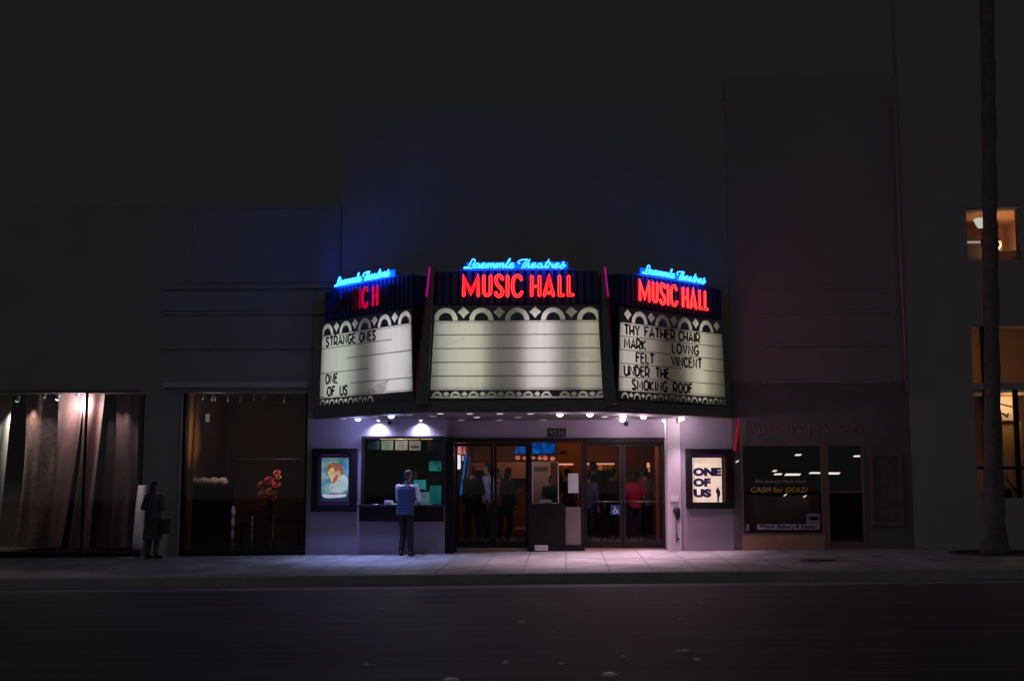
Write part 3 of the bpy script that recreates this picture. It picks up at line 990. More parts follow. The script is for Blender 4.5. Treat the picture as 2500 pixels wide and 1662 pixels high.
def poster_backlit(name, cols, scale, strength, distort=1.0):
    m = bpy.data.materials.new(name)
    m.use_nodes = True
    nt = m.node_tree
    b = nt.nodes['Principled BSDF']
    b.inputs['Roughness'].default_value = 0.5
    tc = nt.nodes.new('ShaderNodeTexCoord')
    n = nt.nodes.new('ShaderNodeTexNoise')
    n.inputs['Scale'].default_value = scale
    n.inputs['Detail'].default_value = 5
    n.inputs['Distortion'].default_value = distort
    nt.links.new(tc.outputs['Object'], n.inputs['Vector'])
    r = nt.nodes.new('ShaderNodeValToRGB')
    e = r.color_ramp.elements
    e[0].position, e[1].position = 0.3, 0.7
    e[0].color, e[1].color = (*cols[0], 1), (*cols[-1], 1)
    for i, c in enumerate(cols[1:-1]):
        k = e.new(0.3 + 0.4 * (i + 1) / (len(cols) - 1))
        k.color = (*c, 1)
    nt.links.new(n.outputs['Fac'], r.inputs['Fac'])
    nt.links.new(r.outputs[0], b.inputs['Base Color'])
    nt.links.new(r.outputs[0], b.inputs['Emission Color'])
    b.inputs['Emission Strength'].default_value = strength
    return m


t, p, q = poster_case(761, 874, 1094, 1248, 784, 851, 1117, 1222, 'black poster case on the left wall with a teal painted poster', True)
yb = -0.036
MB().box(p.x, q.x, yb, -0.0305, p.z, q.z).build('poster', poster_backlit('teal_poster', ((0.01, 0.10, 0.16), (0.10, 0.26, 0.28), (0.30, 0.44, 0.38)), 4.5, 0.65, 0.4), t)
W_, H_ = q.x - p.x, q.z - p.z


def pp(u, v): return (p.x + u * W_, p.z + v * H_)


# a plain generic portrait: tilted head and shoulders in warm and pale patches
def patch(name, pts, y, mat, par):
    pts = [(a.x, a.y) for a in smooth_path([(*pp(*k), 0) for k in pts], 4, True)]
    MB().prism(pts, 'y', y - 0.0012, y + 0.0005).build(name, mat, par)


patch('painted_coat', [(.35, .22), (.30, .33), (.42, .43), (.62, .52), (.82, .60), (.97, .52), (.97, .3), (.8, .2), (.55, .18)], yb - 0.003, poster_backlit('pale_coat', ((0.25, 0.34, 0.30), (0.46, 0.52, 0.42)), 8, 0.7), t)
patch('painted_head', [(.24, .66), (.25, .76), (.36, .84), (.50, .87), (.66, .83), (.77, .73), (.80, .63), (.72, .58), (.64, .52), (.52, .42), (.44, .39), (.38, .45), (.30, .54)], yb - 0.006, poster_backlit('tan_skin', ((0.42, 0.26, 0.10), (0.66, 0.48, 0.24)), 9, 0.7), t)
patch('painted_hair', [(.20, .70), (.22, .80), (.36, .88), (.52, .89), (.70, .84), (.81, .72), (.82, .62), (.74, .60), (.66, .70), (.52, .68), (.44, .77), (.32, .74), (.25, .68)], yb - 0.009, poster_backlit('brown_hair', ((0.20, 0.06, 0.03), (0.36, 0.13, 0.06)), 14, 0.7), t)
patch('painted_shade', [(.46, .40), (.54, .44), (.62, .54), (.60, .62), (.52, .58), (.44, .50), (.42, .42)], yb - 0.009, poster_backlit('red_shade', ((0.36, 0.06, 0.04), (0.55, 0.16, 0.10)), 12, 0.7), t)
MB().box(p.x + W_ * .0, p.x + W_ * 1.0, yb - 0.003, yb - 0.0012, p.z + 0.001, p.z + H_ * .17).build('dark_band', poster_backlit('navy_band', ((0.01, 0.02, 0.07), (0.02, 0.05, 0.10)), 6, 0.5), t)
patch('title_strip', [(.03, .13), (.10, .155), (.5, .15), (.9, .155), (.93, .11), (.78, .08), (.6, .075), (.4, .065), (.15, .07)], yb - 0.006, poster_backlit('pale_title', ((0.50, 0.44, 0.48), (0.62, 0.56, 0.58)), 8, 0.6), t)
mb = MB()
for i in range(9):
    x_, z_ = pp(.06 + .105 * i, .945)
    mb.box(x_ - 0.009, x_ + 0.009, yb - 0.0022, yb - 0.0012, z_ - 0.012, z_ + 0.012)
mb.build('dark_marks', M('dark_teal_ink', (0.02, 0.10, 0.14), 0.6, 0.1, 5), t)

t, p, q = poster_case(1675, 1788, 1095, 1241, 1692, 1761, 1117, 1227, 'black poster case on the right wall, poster reading ONE OF US', True)
W_, H_ = q.x - p.x, q.z - p.z
MB().box(p.x, q.x, yb, -0.0305, p.z, q.z).build('poster', poster_backlit('cream_poster', ((0.55, 0.40, 0.36), (0.74, 0.56, 0.44), (0.80, 0.62, 0.56)), 4, 0.85, 0.3), t)
NAVY = M('navy_print', (0.03, 0.025, 0.12), 0.5, 0.3, 9)
for (txt, v, wf) in (('ONE', .61, .97), ('OF', .375, .60), ('US', .14, .62)):
    x_, z_ = pp(.015, v)
    MB().text(txt, 0.205, (x_, yb - 0.004, z_), 0.0015, fit=wf * W_, bold=0.015).build('lettering', NAVY, t)
patch('figure', [(.84, .33), (.80, .29), (.79, .24), (.83, .18), (.83, .06), (.85, .015), (.88, .02), (.90, .12), (.94, .2), (.93, .27), (.89, .30), (.88, .34), (.86, .355)], yb - 0.003, M('figure_ink', (0.04, 0.02, 0.06), 0.6, 0.1, 5), t)
MB().box(at(1769, 1170, -0.1).x, at(1772, 1170, -0.1).x, -0.06, -0.0305, p.z, q.z).build('case_strip', M('amber_strip', (0.30, 0.12, 0.05), 0.4, 0.1, 5), t)

# ---- plaque and hose connection on the pilaster
a, b = at(1637, 1224, -0.05), at(1657, 1209, -0.05)
tag(MB().box(a.x, b.x, -0.07, -0.0505, a.z, b.z, 0.004).build('wall_plaque', M('plaque_white', (0.62, 0.58, 0.60), 0.5, 0.06, 9)), 'small blank white plaque on the pilaster above the black hose connection', 'plaque')
c = at(1651, 1245, -0.05)
g0 = gslope(c.x)
t = thing('hose_connection', 'black fire hose connection with a thin pipe down the pilaster', 'hose connection', (c.x, -0.06, g0))
mb = MB()
mb.lathe((c.x, -0.051, c.z), [(0.075, 0.0), (0.075, -0.02), (0.055, -0.04), (0.06, -0.10), (0.03, -0.11)], 18, 'y')
mb.ell((c.x + 0.02, -0.085, c.z - 0.09), 0.055, 0.03, 0.10)
mb.build('coupling', M('soot_iron', (0.02, 0.018, 0.02), 0.6, 0.3, 12), t)
MB().tube([(c.x - 0.01, -0.066, c.z - 0.12), (c.x - 0.005, -0.066, g0 + 0.16)], 0.011, 8).build('pipe', M('grimy_pipe', (0.16, 0.12, 0.14), 0.6, 0.3, 12), t)
MB().ell((c.x + 0.03, -0.07, g0 + 0.24), 0.025, 0.02, 0.03).build('valve', M('soot_iron', (0, 0, 0)), t)

# ---- cameras under the canopy
def dome(px, py, Y, label, mat):
    p = at(px, py, Y)
    t = thing('security_camera', label, 'camera', p, 0, 'security cameras under the canopy')
    MB().ell(p, 0.045, 0.05, 0.045).build('camera_body', mat, t)
    MB().tube([p, (p.x + 0.02, Y + 0.1, p.z + 0.02)], 0.015, 8).build('camera_arm', mat, t)


dome(951, 1031, -0.1, 'round black security camera on the wall between the two wall lamps', BLACK)
dome(1528, 1034, 0.5, 'round black security camera above the right doors', BLACK)
dome(1659, 1027, -0.15, 'pale security camera at the top of the pilaster', M('camera_grey', (0.45, 0.42, 0.42), 0.4, 0.1, 10))

# ================================================================== MARQUEE
CEN = Vector((-0.90, -2.80, 0))
A_IN, A_OUT = at(1512, 960, -2.55), at(1768, 960, -0.36)
B_IN, B_OUT = at(1004, 960, -2.55), at(784, 960, -0.36)
faces = []
faces.append(('c', CEN, 0.0))
mid = (A_IN + A_OUT) / 2
faces.append(('r', Vector((mid.x, mid.y, 0)), math.atan2(A_OUT.y - A_IN.y, A_OUT.x - A_IN.x)))
mid = (B_IN + B_OUT) / 2
faces.append(('l', Vector((mid.x, mid.y, 0)), math.atan2(B_IN.y - B_OUT.y, B_IN.x - B_OUT.x)))
ZT = at(1250, 783, -2.8).z
ZB = at(1250, 951, -2.8).z
ZMT = 5.36
cX0, cX1 = at(1045, 955, -2.8).x, at(1474, 955, -2.8).x
# body footprint behind the sign faces
MQ = thing('marquee', 'black three sided cinema marquee jutting over the pavement', 'marquee', (CEN.x, 0, zcan))
cxm = CEN.x


def fpt(face_i, u, w):
    k, o_, a = faces[face_i]
    return (o_.x + u * math.cos(a) - w * math.sin(a), o_.y + u * math.sin(a) + w * math.cos(a))


foot = [(fpt(2, -1.52, .42)[0], -0.002), fpt(2, -1.52, .42), fpt(2, 1.30, .42), fpt(0, -1.40, .42), fpt(0, 1.40, .42), fpt(1, -1.30, .42), fpt(1, 1.52, .42), (fpt(1, 1.52, .42)[0], -0.002)]
foot = [(x, min(y, -0.003)) for x, y in foot]
foot = foot[:1] + [f for f in foot[1:-1] if f[1] < -0.01] + foot[-1:]
MB().prism(foot, 'z', zcan + 0.205, ZMT - 0.02).build('marquee_body', MARQ, MQ)
fasc = [(B_OUT.x - 0.25, -0.003), (B_OUT.x - 0.03, -0.38), (B_IN.x + 0.03, -2.63), (cX0, -2.83), (cX1, -2.83), (A_IN.x - 0.03, -2.63), (A_OUT.x + 0.03, -0.38), (A_OUT.x + 0.25, -0.003)]
MB().prism(fasc, 'z', zcan, zcan + 0.20).build('fascia', MARQ, MQ)
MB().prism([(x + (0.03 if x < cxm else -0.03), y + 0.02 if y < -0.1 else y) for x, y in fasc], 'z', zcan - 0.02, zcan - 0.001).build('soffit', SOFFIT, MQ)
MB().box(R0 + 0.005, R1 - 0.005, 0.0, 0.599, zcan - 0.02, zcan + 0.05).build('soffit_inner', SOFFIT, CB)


def fin(px_t0, px_t1, px_b0, px_b1, label, mirror):
    """tapering pylon between two sign faces, a tube of neon up its leading edge"""
    Yf = -2.93
    t0, t1 = at(px_t0, 652, Yf), at(px_t1, 652, Yf)
    b0, b1 = at(px_b0, 985, Yf), at(px_b1, 985, Yf)
    mb = MB()
    mb.prism([(b0.x, b0.z), (b1.x, b1.z), (t1.x, t1.z), (t0.x, t0.z)], 'y', Yf, -2.50)
    fo = mb.build('pylon', MARQ, MQ)
    return t0, t1, b0, b1, Yf


t0, t1, b0, b1, Yf = fin(1051, 1060, 1012, 1043, 'l', 1)
xs = lambda k: t0.x + (b0.x - t0.x) * k
zs_ = lambda k: t0.z + (b0.z - t0.z) * k
MB().tube([(xs(0) - 0.012, Yf - 0.01, zs_(0)), (xs(.22) - 0.012, Yf - 0.01, zs_(.22))], 0.016, 8).build('edge_neon_glow', NEON_MAG, MQ)
MB().tube([(xs(.23) - 0.012, Yf - 0.008, zs_(.23)), (xs(.9) - 0.012, Yf - 0.008, zs_(.9))], 0.008, 8).build('edge_neon_glow', E('pylon_edge_glow', (0.3, 0.005, 0.1), 0.10), MQ)  # glowing rod for the magenta light on the pylon edge below the tube
t0, t1, b0, b1, Yf = fin(1467, 1475, 1477, 1506, 'r', -1)
xs = lambda k: t1.x + (b1.x - t1.x) * k * 0.45
zs_ = lambda k: t1.z + (b1.z - t1.z) * k
MB().tube([(xs(0) + 0.012, Yf - 0.01, zs_(0)), (xs(.22) + 0.05, Yf - 0.01, zs_(.22))], 0.016, 8).build('edge_neon_glow', NEON_MAG, MQ)
MB().tube([(xs(.23) + 0.05, Yf - 0.008, zs_(.23)), (xs(.6) + 0.07, Yf - 0.008, zs_(.6))], 0.008, 8).build('edge_neon_glow', MATS['pylon_edge_glow'], MQ)  # same glow for the lit edge of the right pylon

FONT = {
    'A': (.50, [[(0, 0), (.25, 1), (.50, 0)], [(.08, .30), (.42, .30)]]),
    'C': (.46, [[(.44, .82), (.34, .97), (.2, .99), (.06, .8), (0, .5), (.06, .2), (.2, .01), (.34, .03), (.44, .18)]]),
    'D': (.46, [[(.0, 0), (0, 1), (.22, .95), (.42, .72), (.44, .4), (.3, .08), (0, 0)]]),
    'E': (.36, [[(.34, 1), (0, 1), (0, 0), (.34, 0)], [(0, .58), (.28, .58)]]),
    'F': (.36, [[(.34, 1), (0, 1), (0, 0)], [(0, .56), (.28, .56)]]),
    'G': (.48, [[(.44, .84), (.34, .97), (.2, .99), (.06, .8), (0, .5), (.06, .2), (.2, .01), (.36, .05), (.45, .25), (.45, .42), (.26, .42)]]),
    'H': (.46, [[(0, 0), (0, 1)], [(.44, 0), (.44, 1)], [(0, .42), (.44, .42)]]),
    'I': (.10, [[(.05, 0), (.05, 1)]]),
    'K': (.44, [[(0, 0), (0, 1)], [(.42, 1), (.02, .42), (.42, 0)]]),
    'L': (.34, [[(0, 1), (0, 0), (.32, 0)]]),
    'M': (.62, [[(0, 0), (.06, 1), (.30, .25), (.54, 1), (.60, 0)]]),
    'N': (.48, [[(0, 0), (0, 1), (.46, 0), (.46, 1)]]),
    'O': (.50, [[(.25, 1), (.07, .85), (0, .5), (.07, .15), (.25, 0), (.43, .15), (.50, .5), (.43, .85), (.25, 1)]]),
    'R': (.46, [[(0, 0), (0, 1), (.25, .98), (.42, .78), (.40, .50), (.22, .30), (.02, .28)], [(.2, .3), (.44, 0)]]),
    'S': (.40, [[(.36, .85), (.26, .99), (.12, .97), (.03, .8), (.08, .62), (.28, .42), (.37, .22), (.28, .03), (.12, .0), (.01, .15)]]),
    'T': (.42, [[(0, 1), (.42, 1)], [(.21, 1), (.21, 0)]]),
    'U': (.46, [[(0, 1), (0, .25), (.08, .05), (.23, 0), (.38, .05), (.46, .25), (.46, 1)]]),
    'V': (.48, [[(0, 1), (.24, 0), (.48, 1)]]),
    'Y': (.46, [[(0, 1), (.23, .45), (.46, 1)], [(.23, .45), (.23, 0)]]),
}
CURVY = set('CDGORSU')
CREAM, PINKW, AMBR, COOL = (1.0, 1.0, .83), (1, .90, .97), (1, .93, .74), (.92, .95, .96)
TUBES = {
    'c': [(-1.36, .50, COOL), (-1.13, .66, CREAM), (-.90, .70, CREAM), (-.68, .66, CREAM),
          (.26, .85, PINKW), (.47, 1.05, PINKW), (.66, .60, PINKW), (1.24, .50, AMBR), (1.43, .50, AMBR)],
    'l': [(-1.36, .62, COOL), (-1.12, .66, COOL), (-.88, .68, (.86, .97, .90)), (-.64, .62, (.86, .97, .90)), (-.42, .36, COOL),
          (.44, .55, (.95, .89, 1)), (.66, .85, (.95, .89, 1)), (.90, .92, (.95, .89, 1)), (1.14, .95, (.93, .90, 1)), (1.38, .80, (.93, .92, 1))],
    'r': [(-1.38, .78, (1, .90, .84)), (-1.14, .78, (1, .88, .86)), (-.88, .52, (1, .88, .82)), (-.60, .26, (1, .82, .78)),
          (.48, .35, AMBR), (.72, .72, AMBR), (.96, .70, AMBR), (1.26, .24, (1, .88, .66))],
}
TUBE_E = 5.6
FACE = {k: (o, a) for k, o, a in faces}


def to_u(face, px, py):
    """pixel -> metres along a sign face"""
    o, a = FACE[face]
    n = Vector((math.sin(a), -math.cos(a), 0))
    d = ray(px, py)
    tt = (o - CAM).dot(n) / d.dot(n)
    p = CAM + d * tt
    return (p - o).dot(Vector((math.cos(a), math.sin(a), 0))), p.z


def arch_pts(uc, v0, ro, ri, h, hi, umin, umax):
    out = []
    for k in range(19):
        a = PI * k / 18
        out.append((uc + ro * math.cos(a), v0 + h * math.sin(a)))
    for k in range(19):
        a = PI - PI * k / 18
        out.append((uc + ri * math.cos(a), v0 + hi * math.sin(a)))
    out = [(min(max(u, umin), umax), v) for u, v in out]
    res = [out[0]]
    for q_ in out[1:]:
        if (abs(q_[0] - res[-1][0]) + abs(q_[1] - res[-1][1])) > 1e-4: res.append(q_)
    return res


def diamond_pts(uc, vc, w, h, concave=True):
    if concave:
        return [(uc, vc + h / 2), (uc + w / 2, vc + .03 * h), (uc + w * .2, vc - .22 * h), (uc, vc - h / 2), (uc - w * .2, vc - .22 * h), (uc - w / 2, vc + .03 * h)]
    return [(uc, vc + h / 2), (uc + w / 2, vc), (uc, vc - h / 2), (uc - w / 2, vc)]


def clipok(pts, lo, hi):
    return all(lo < u < hi for u, v in pts)


HT, HB = 1.515, 1.60     # half widths of the sign face, top and bottom


def readerboard(face, label, seed):
    o_, ang = FACE[face]
    rnd = random.Random(seed)
    t = thing('readerboard', label, 'sign', (o_.x, o_.y, ZB - 0.2), ang, 'lit letter boards of the marquee')
    oz = ZB - 0.2
    zt_ = ZT + 0.29
    vt = lambda v: v - oz
    half = lambda v: HB + (HT - HB) * (v - (ZB - .15)) / (zt_ - (ZB - .15))
    # housing: open box painted pale inside
    mb = MB()
    hb, ht = half(ZB - .17) + 0.02, half(zt_) + 0.02
    mb.prism([(-hb, vt(ZB - .17)), (hb, vt(ZB - .17)), (ht, vt(zt_)), (-ht, vt(zt_))], 'y', 0.40, 0.415)
    mb.prism([(-hb, vt(ZB - .17)), (-hb + .02, vt(ZB - .17)), (-ht + .02, vt(zt_)), (-ht, vt(zt_))], 'y', 0.004, 0.3999)
    mb.prism([(hb - .02, vt(ZB - .17)), (hb, vt(ZB - .17)), (ht, vt(zt_)), (ht - .02, vt(zt_))], 'y', 0.004, 0.3999)
    mb.box(-hb + .021, hb - .021, 0.004, 0.3999, vt(ZB - .17), vt(ZB - .16))
    mb.box(-ht + .021, ht - .021, 0.004, 0.3999, vt(zt_ - .01), vt(zt_))
    mb.build('sign_box', WHITEIN, t, world=False)
    a, b = half(ZB - .15), half(zt_ - .012)
    mb = MB()
    mb.quad((-a, 0, vt(ZB - .155)), (a, 0, vt(ZB - .155)), (b, 0, vt(zt_ - .012)), (-b, 0, vt(zt_ - .012)))
    mb.build('letter_panel', ACRYL, t, world=False)
    for (u, s, c) in TUBES[face]:
        MB().tube([(u, 0.155, vt(ZB - .12)), (u, 0.155, vt(zt_ - .04))], 0.019, 8).build('fluorescent_tube', E('tube_%s_%d' % (face, int(u * 100)), c, s * TUBE_E), t, world=False)
    # black face plate with arch and diamond cut-outs
    loops = []
    e = 0.03
    A, B = half(ZB - .18) + e, half(zt_) + e
    loops.append([(-A, ZB - .185), (A, ZB - .185), (B, zt_), (-B, zt_)])
    a, b = half(ZB) - .01, half(ZT) - .01
    loops.append([(-a, ZB), (a, ZB), (b, ZT), (-b, ZT)])
    per = 0.665
    first = {'c': -1.31, 'r': -0.98, 'l': -1.33}[face]
    for i in range(-1, 7):
        uc = first + per * i
        lo, hi = -half(ZT) + .012, half(ZT) - .012
        if uc - .08 < hi and uc + .08 > lo:
            loops.append(arch_pts(uc, ZT + .012, .225, .132, .235, .145, lo, hi))
        d = diamond_pts(uc + per / 2, ZT + .155, .225, .215)
        if clipok(d, lo, hi): loops.append(d)
    per2 = 0.336
    for i in range(12):
        uc = -1.46 + per2 * i + (0.05 if face == 'r' else 0)
        lo, hi = -half(ZB - .1) + .012, half(ZB - .1) - .012
        if face == 'l' and uc > 0.25: continue
        if uc - .06 < hi and uc + .06 > lo:
            loops.append(arch_pts(uc, ZB - .145, .10, .066, .118, .078, lo, hi))
        d = diamond_pts(uc + per2 / 2, ZB - .078, .125, .10, False)
        if clipok(d, lo, hi) and not (face == 'c' and 6 == i) and not (face == 'l' and uc > .1): loops.append(d)
    c = bpy.data.curves.new('m', 'CURVE')
    c.dimensions = '2D'
    c.fill_mode = 'BOTH'
    c.extrude = 0.003
    for lp in loops:
        s = c.splines.new('POLY')
        s.points.add(len(lp) - 1)
        for k, (u, v) in enumerate(lp): s.points[k].co = (u, vt(v), 0, 1)
        s.use_cyclic_u = True
    ob = bpy.data.objects.new('m', c)
    COL.objects.link(ob)
    me = bpy.data.meshes.new_from_object(ob.evaluated_get(bpy.context.evaluated_depsgraph_get()))
    bpy.data.objects.remove(ob)
    me.transform(Matrix.Translation((0, -0.006, 0)) @ Matrix.Rotation(PI / 2, 4, 'X'))
    me.name = 'face_plate'
    me.materials.clear()
    me.materials.append(MARQ)
    fo = bpy.data.objects.new('face_plate', me)
    COL.objects.link(fo)
    fo.parent = t
    # rails between the rows
    rail = M('rail_grey', (0.20, 0.19, 0.18), 0.5, 0.2, 6)
    rh = (ZT - ZB) / 5
    mb = MB()
    for i in range(1, 5):
        v = ZB + rh * i
        hw = half(v) - .02
        if face == 'l':
            segs = {4: (-hw, hw * .6), 3: (-hw * .4, hw), 2: (-hw, hw * .1), 1: (-hw * .3, hw)}[i]
            segs = [segs]
        elif face == 'r':
            segs = {4: [(-hw, hw)], 3: [(-hw, -.1), (.45, hw)], 2: [(-hw, hw * .15), (.9, hw)], 1: [(-hw, hw)]}[i]
        else:
            segs = [(-hw, hw)]
        for s0, s1 in segs:
            mb.box(s0, s1, -0.010, -0.0035, vt(v - .009), vt(v + .007))
    hw = half(ZT) - .02
    mb.box(-hw, hw, -0.0095, -0.0035, vt(ZT - .03), vt(ZT - .022))
    mb.box(-half(ZB) + .02, half(ZB) - .02, -0.0095, -0.0035, vt(ZB + .022), vt(ZB + .03))
    mb.build('row_rail', RAILT, t, world=False)
    return t, vt, rh


LET = M('black_letter_plastic', (0.015, 0.015, 0.017), 0.5, 0.2, 10)


def letters(t, face, text, row, px0, px1, vt, rh):
    pym = {'c': 850, 'l': 880, 'r': 870}[face]
    zmid = ZT - rh * (row + .5)
    # pixel height of the row at this place is close enough to find u
    def uof(px):
        lo_, hi_ = 500, 1300
        for _ in range(40):
            m_ = (lo_ + hi_) / 2
            if to_u(face, px, m_)[1] > zmid: lo_ = m_
            else: hi_ = m_
        return to_u(face, px, lo_)[0]
    u0, u1 = uof(px0), uof(px1)
    h = rh * 0.70
    v0 = ZT - rh * (row + 1) + rh * 0.14
    gap = 0.17
    tot = sum(FONT[ch][0] for ch in text) + gap * (len(text) - 1)
    sc = (u1 - u0) / tot
    x = u0
    for ch in text:
        wd, strokes = FONT[ch]
        mb = MB()
        for st in strokes:
            pts = [(x + a * sc, -0.016, vt(v0 + b * h)) for a, b in st]
            if ch in CURVY: pts = smooth_path(pts, 4)
            mb.tube(pts, 0.024, 8, ry=0.006, up=(0, 1, 0))
        mb.build('letter', LET, t, world=False)
        x += (wd + gap) * sc


tc_, vt, rh = readerboard('c', 'blank lit letter board on the front face of the marquee', 1)
mb = MB()
for pts in ([(-1.42, 3.95), (-1.2, 3.99), (-1.0, 4.08), (-.95, 4.12)], [(-1.18, 3.125), (-1.08, 3.17)], [(.95, 3.82), (1.25, 3.78), (1.45, 3.72)]):
    mb.tube(smooth_path([(u, -0.0035, vt(v)) for u, v in pts], 4), 0.0016, 5)
mb.build('crack', M('crack_dark', (0.25, 0.24, 0.22), 0.8, 0.1, 5), tc_, world=False)
tl_, vt, rh = readerboard('l', 'lit letter board on the left face, reading STRANGE ONES and ONE OF US', 2)
for a in (('STRANGE', 0, 798, 869), ('ONES', 0, 880, 918), ('ONE', 3, 797, 825), ('OF', 4, 801, 819), ('US', 4, 832, 849)):
    letters(tl_, 'l', *a, vt, rh)
# torn sheet at the foot of the left board
u0, z0 = to_u('l', 903, 961)
u1, z1 = to_u('l', 952, 926)
mb = MB()
mb.grid(lambda u, v: (u0 + (u1 - u0) * (u * (0.75 + .25 * v) + (1 - v) * .0 + .18 * v * (1 - u)), -0.012 - 0.035 * abs(math.sin(5 * u + 4 * v)) * (1 - .5 * v) - 0.02 * (1 - u), vt(z0 + (z1 - z0) * (v * (0.55 + .45 * u) ))), 16, 12, False)
mb.build('torn_sheet', ACRYL, tl_, world=False)
tr_, vt, rh = readerboard('r', 'lit letter board on the right face, crowded with five rows of black letters', 3)
for a in (('THY', 0, 1524, 1559), ('FATHER', 0, 1573, 1646), ('CHAIR', 0, 1656, 1707), ('MARK', 1, 1523, 1575), ('LOVNG', 1, 1640, 1704), ('FELT', 2, 1552, 1595),
          ('VINCENT', 2, 1638, 1711), ('UNDER', 3, 1523, 1584), ('THE', 3, 1600, 1632), ('SMOKING', 4, 1542, 1627), ('ROOF', 4, 1643, 1688)):
    letters(tr_, 'r', *a, vt, rh)

# ------------------------------------------------------------------ neon signs
def zz2uv(zx, zy):
    p = at(1100 + zx / 7.372, 620 + zy / 7.372, -2.8)
    return p.x - CEN.x, p.z


e_ = [(540, 240), (590, 222), (628, 195), (608, 180), (572, 195), (550, 230), (562, 260), (602, 258), (648, 230)]
a_ = [(82, 197), (55, 184), (22, 203), (5, 235), (15, 260), (45, 255), (88, 198), (75, 245), (90, 262), (122, 240)]
m_ = [(640, 268), (670, 197), (685, 185), (697, 200), (672, 266), (702, 212), (730, 185), (747, 197), (722, 264), (752, 212), (780, 185), (797, 197), (775, 248), (787, 262), (818, 240)]
sh = lambda pts, dx: [(x + dx, y) for x, y in pts]
SCRIPT = [
    [(385, 215), (405, 212), (435, 175), (447, 140), (435, 113), (410, 112), (385, 140), (355, 200), (325, 250), (290, 268), (255, 270), (252, 258), (280, 252), (312, 264), (350, 270), (400, 262), (442, 235)],
    sh(a_, 437), e_, m_, sh(m_, 162),
    [(962, 250), (1020, 190), (1068, 128), (1076, 105), (1060, 110), (1030, 170), (1002, 235), (1012, 262), (1045, 250)],
    sh(e_, 508),
    [(1252, 188), (1226, 175), (1226, 150), (1262, 128), (1320, 118), (1392, 112)], [(1390, 114), (1355, 150), (1310, 220), (1282, 276)],
    [(1328, 272), (1380, 190), (1432, 110)], [(1345, 248), (1390, 195), (1415, 190), (1412, 215), (1392, 255), (1406, 264), (1440, 242)],
    sh(e_, 905), sh(a_, 1560),
    [(1684, 250), (1738, 172), (1776, 110)], [(1738, 172), (1705, 245), (1716, 262), (1752, 245)], [(1712, 172), (1802, 164)],
    [(1752, 268), (1785, 195), (1800, 188), (1806, 203), (1842, 200), (1826, 242), (1838, 260), (1866, 242)],
    sh(e_, 1322),
    [(1955, 258), (2010, 200), (2036, 156), (2036, 200), (2030, 245), (2002, 270), (1974, 262)], [(2030, 245), (2052, 235), (2072, 210)],
]
BIG = {
    'M': [[(238, 752), (240, 412), (368, 705), (492, 412), (500, 752)]],
    'U': [[(600, 400), (600, 650), (612, 712), (660, 745), (708, 712), (720, 650), (720, 400)]],
    'S': [[(935, 458), (915, 412), (875, 395), (832, 412), (815, 475), (838, 545), (900, 612), (938, 675), (922, 735), (875, 762), (828, 742), (812, 695)]],
    'I': [[(1027, 402), (1027, 758)]],
    'C': [[(1275, 460), (1245, 412), (1198, 395), (1148, 428), (1120, 520), (1120, 640), (1150, 728), (1200, 760), (1250, 738), (1285, 685)]],
    'H': [[(1462, 405), (1462, 752)], [(1600, 405), (1600, 752)], [(1500, 585), (1562, 585)]],
    'A': [[(1688, 752), (1770, 408), (1852, 752)], [(1735, 702), (1808, 702)]],
    'L': [[(1962, 405), (1962, 742), (2032, 742)]],
    'L2': [[(2125, 405), (2125, 742), (2205, 738)]],
}


def offset_loop(pts, d):
    n = len(pts)
    L, Rr = [], []
    for i in range(n):
        p = Vector(pts[i])
        if 0 < i < n - 1:
            t1 = (p - Vector(pts[i - 1])).normalized()
            t2 = (Vector(pts[i + 1]) - p).normalized()
            tt = (t1 + t2)
            tt = tt.normalized() if tt.length > 1e-4 else t1
            nn = Vector((-tt.y, tt.x))
            k = min(2.2, 1 / max(0.3, nn.dot(Vector((-t1.y, t1.x)))))
        else:
            tt = (Vector(pts[1]) - p).normalized() if i == 0 else (p - Vector(pts[-2])).normalized()
            nn = Vector((-tt.y, tt.x))
            k = 1
        L.append(p + nn * d * k)
        Rr.append(p - nn * d * k)
    tA = (Vector(pts[0]) - Vector(pts[1])).normalized() * d
    tB = (Vector(pts[-1]) - Vector(pts[-2])).normalized() * d
    return L + [Vector(pts[-1]) + tB] + Rr[::-1] + [Vector(pts[0]) + tA]


NEON_DIM = E('neon_red_failing', (1.0, 0.003, 0.10), 0.85)
NEON_DIM2 = E('neon_red_dying', (1.0, 0.003, 0.10), 0.34)
NEON_DIM3 = E('neon_red_almost_dead', (1.0, 0.01, 0.08), 0.05)


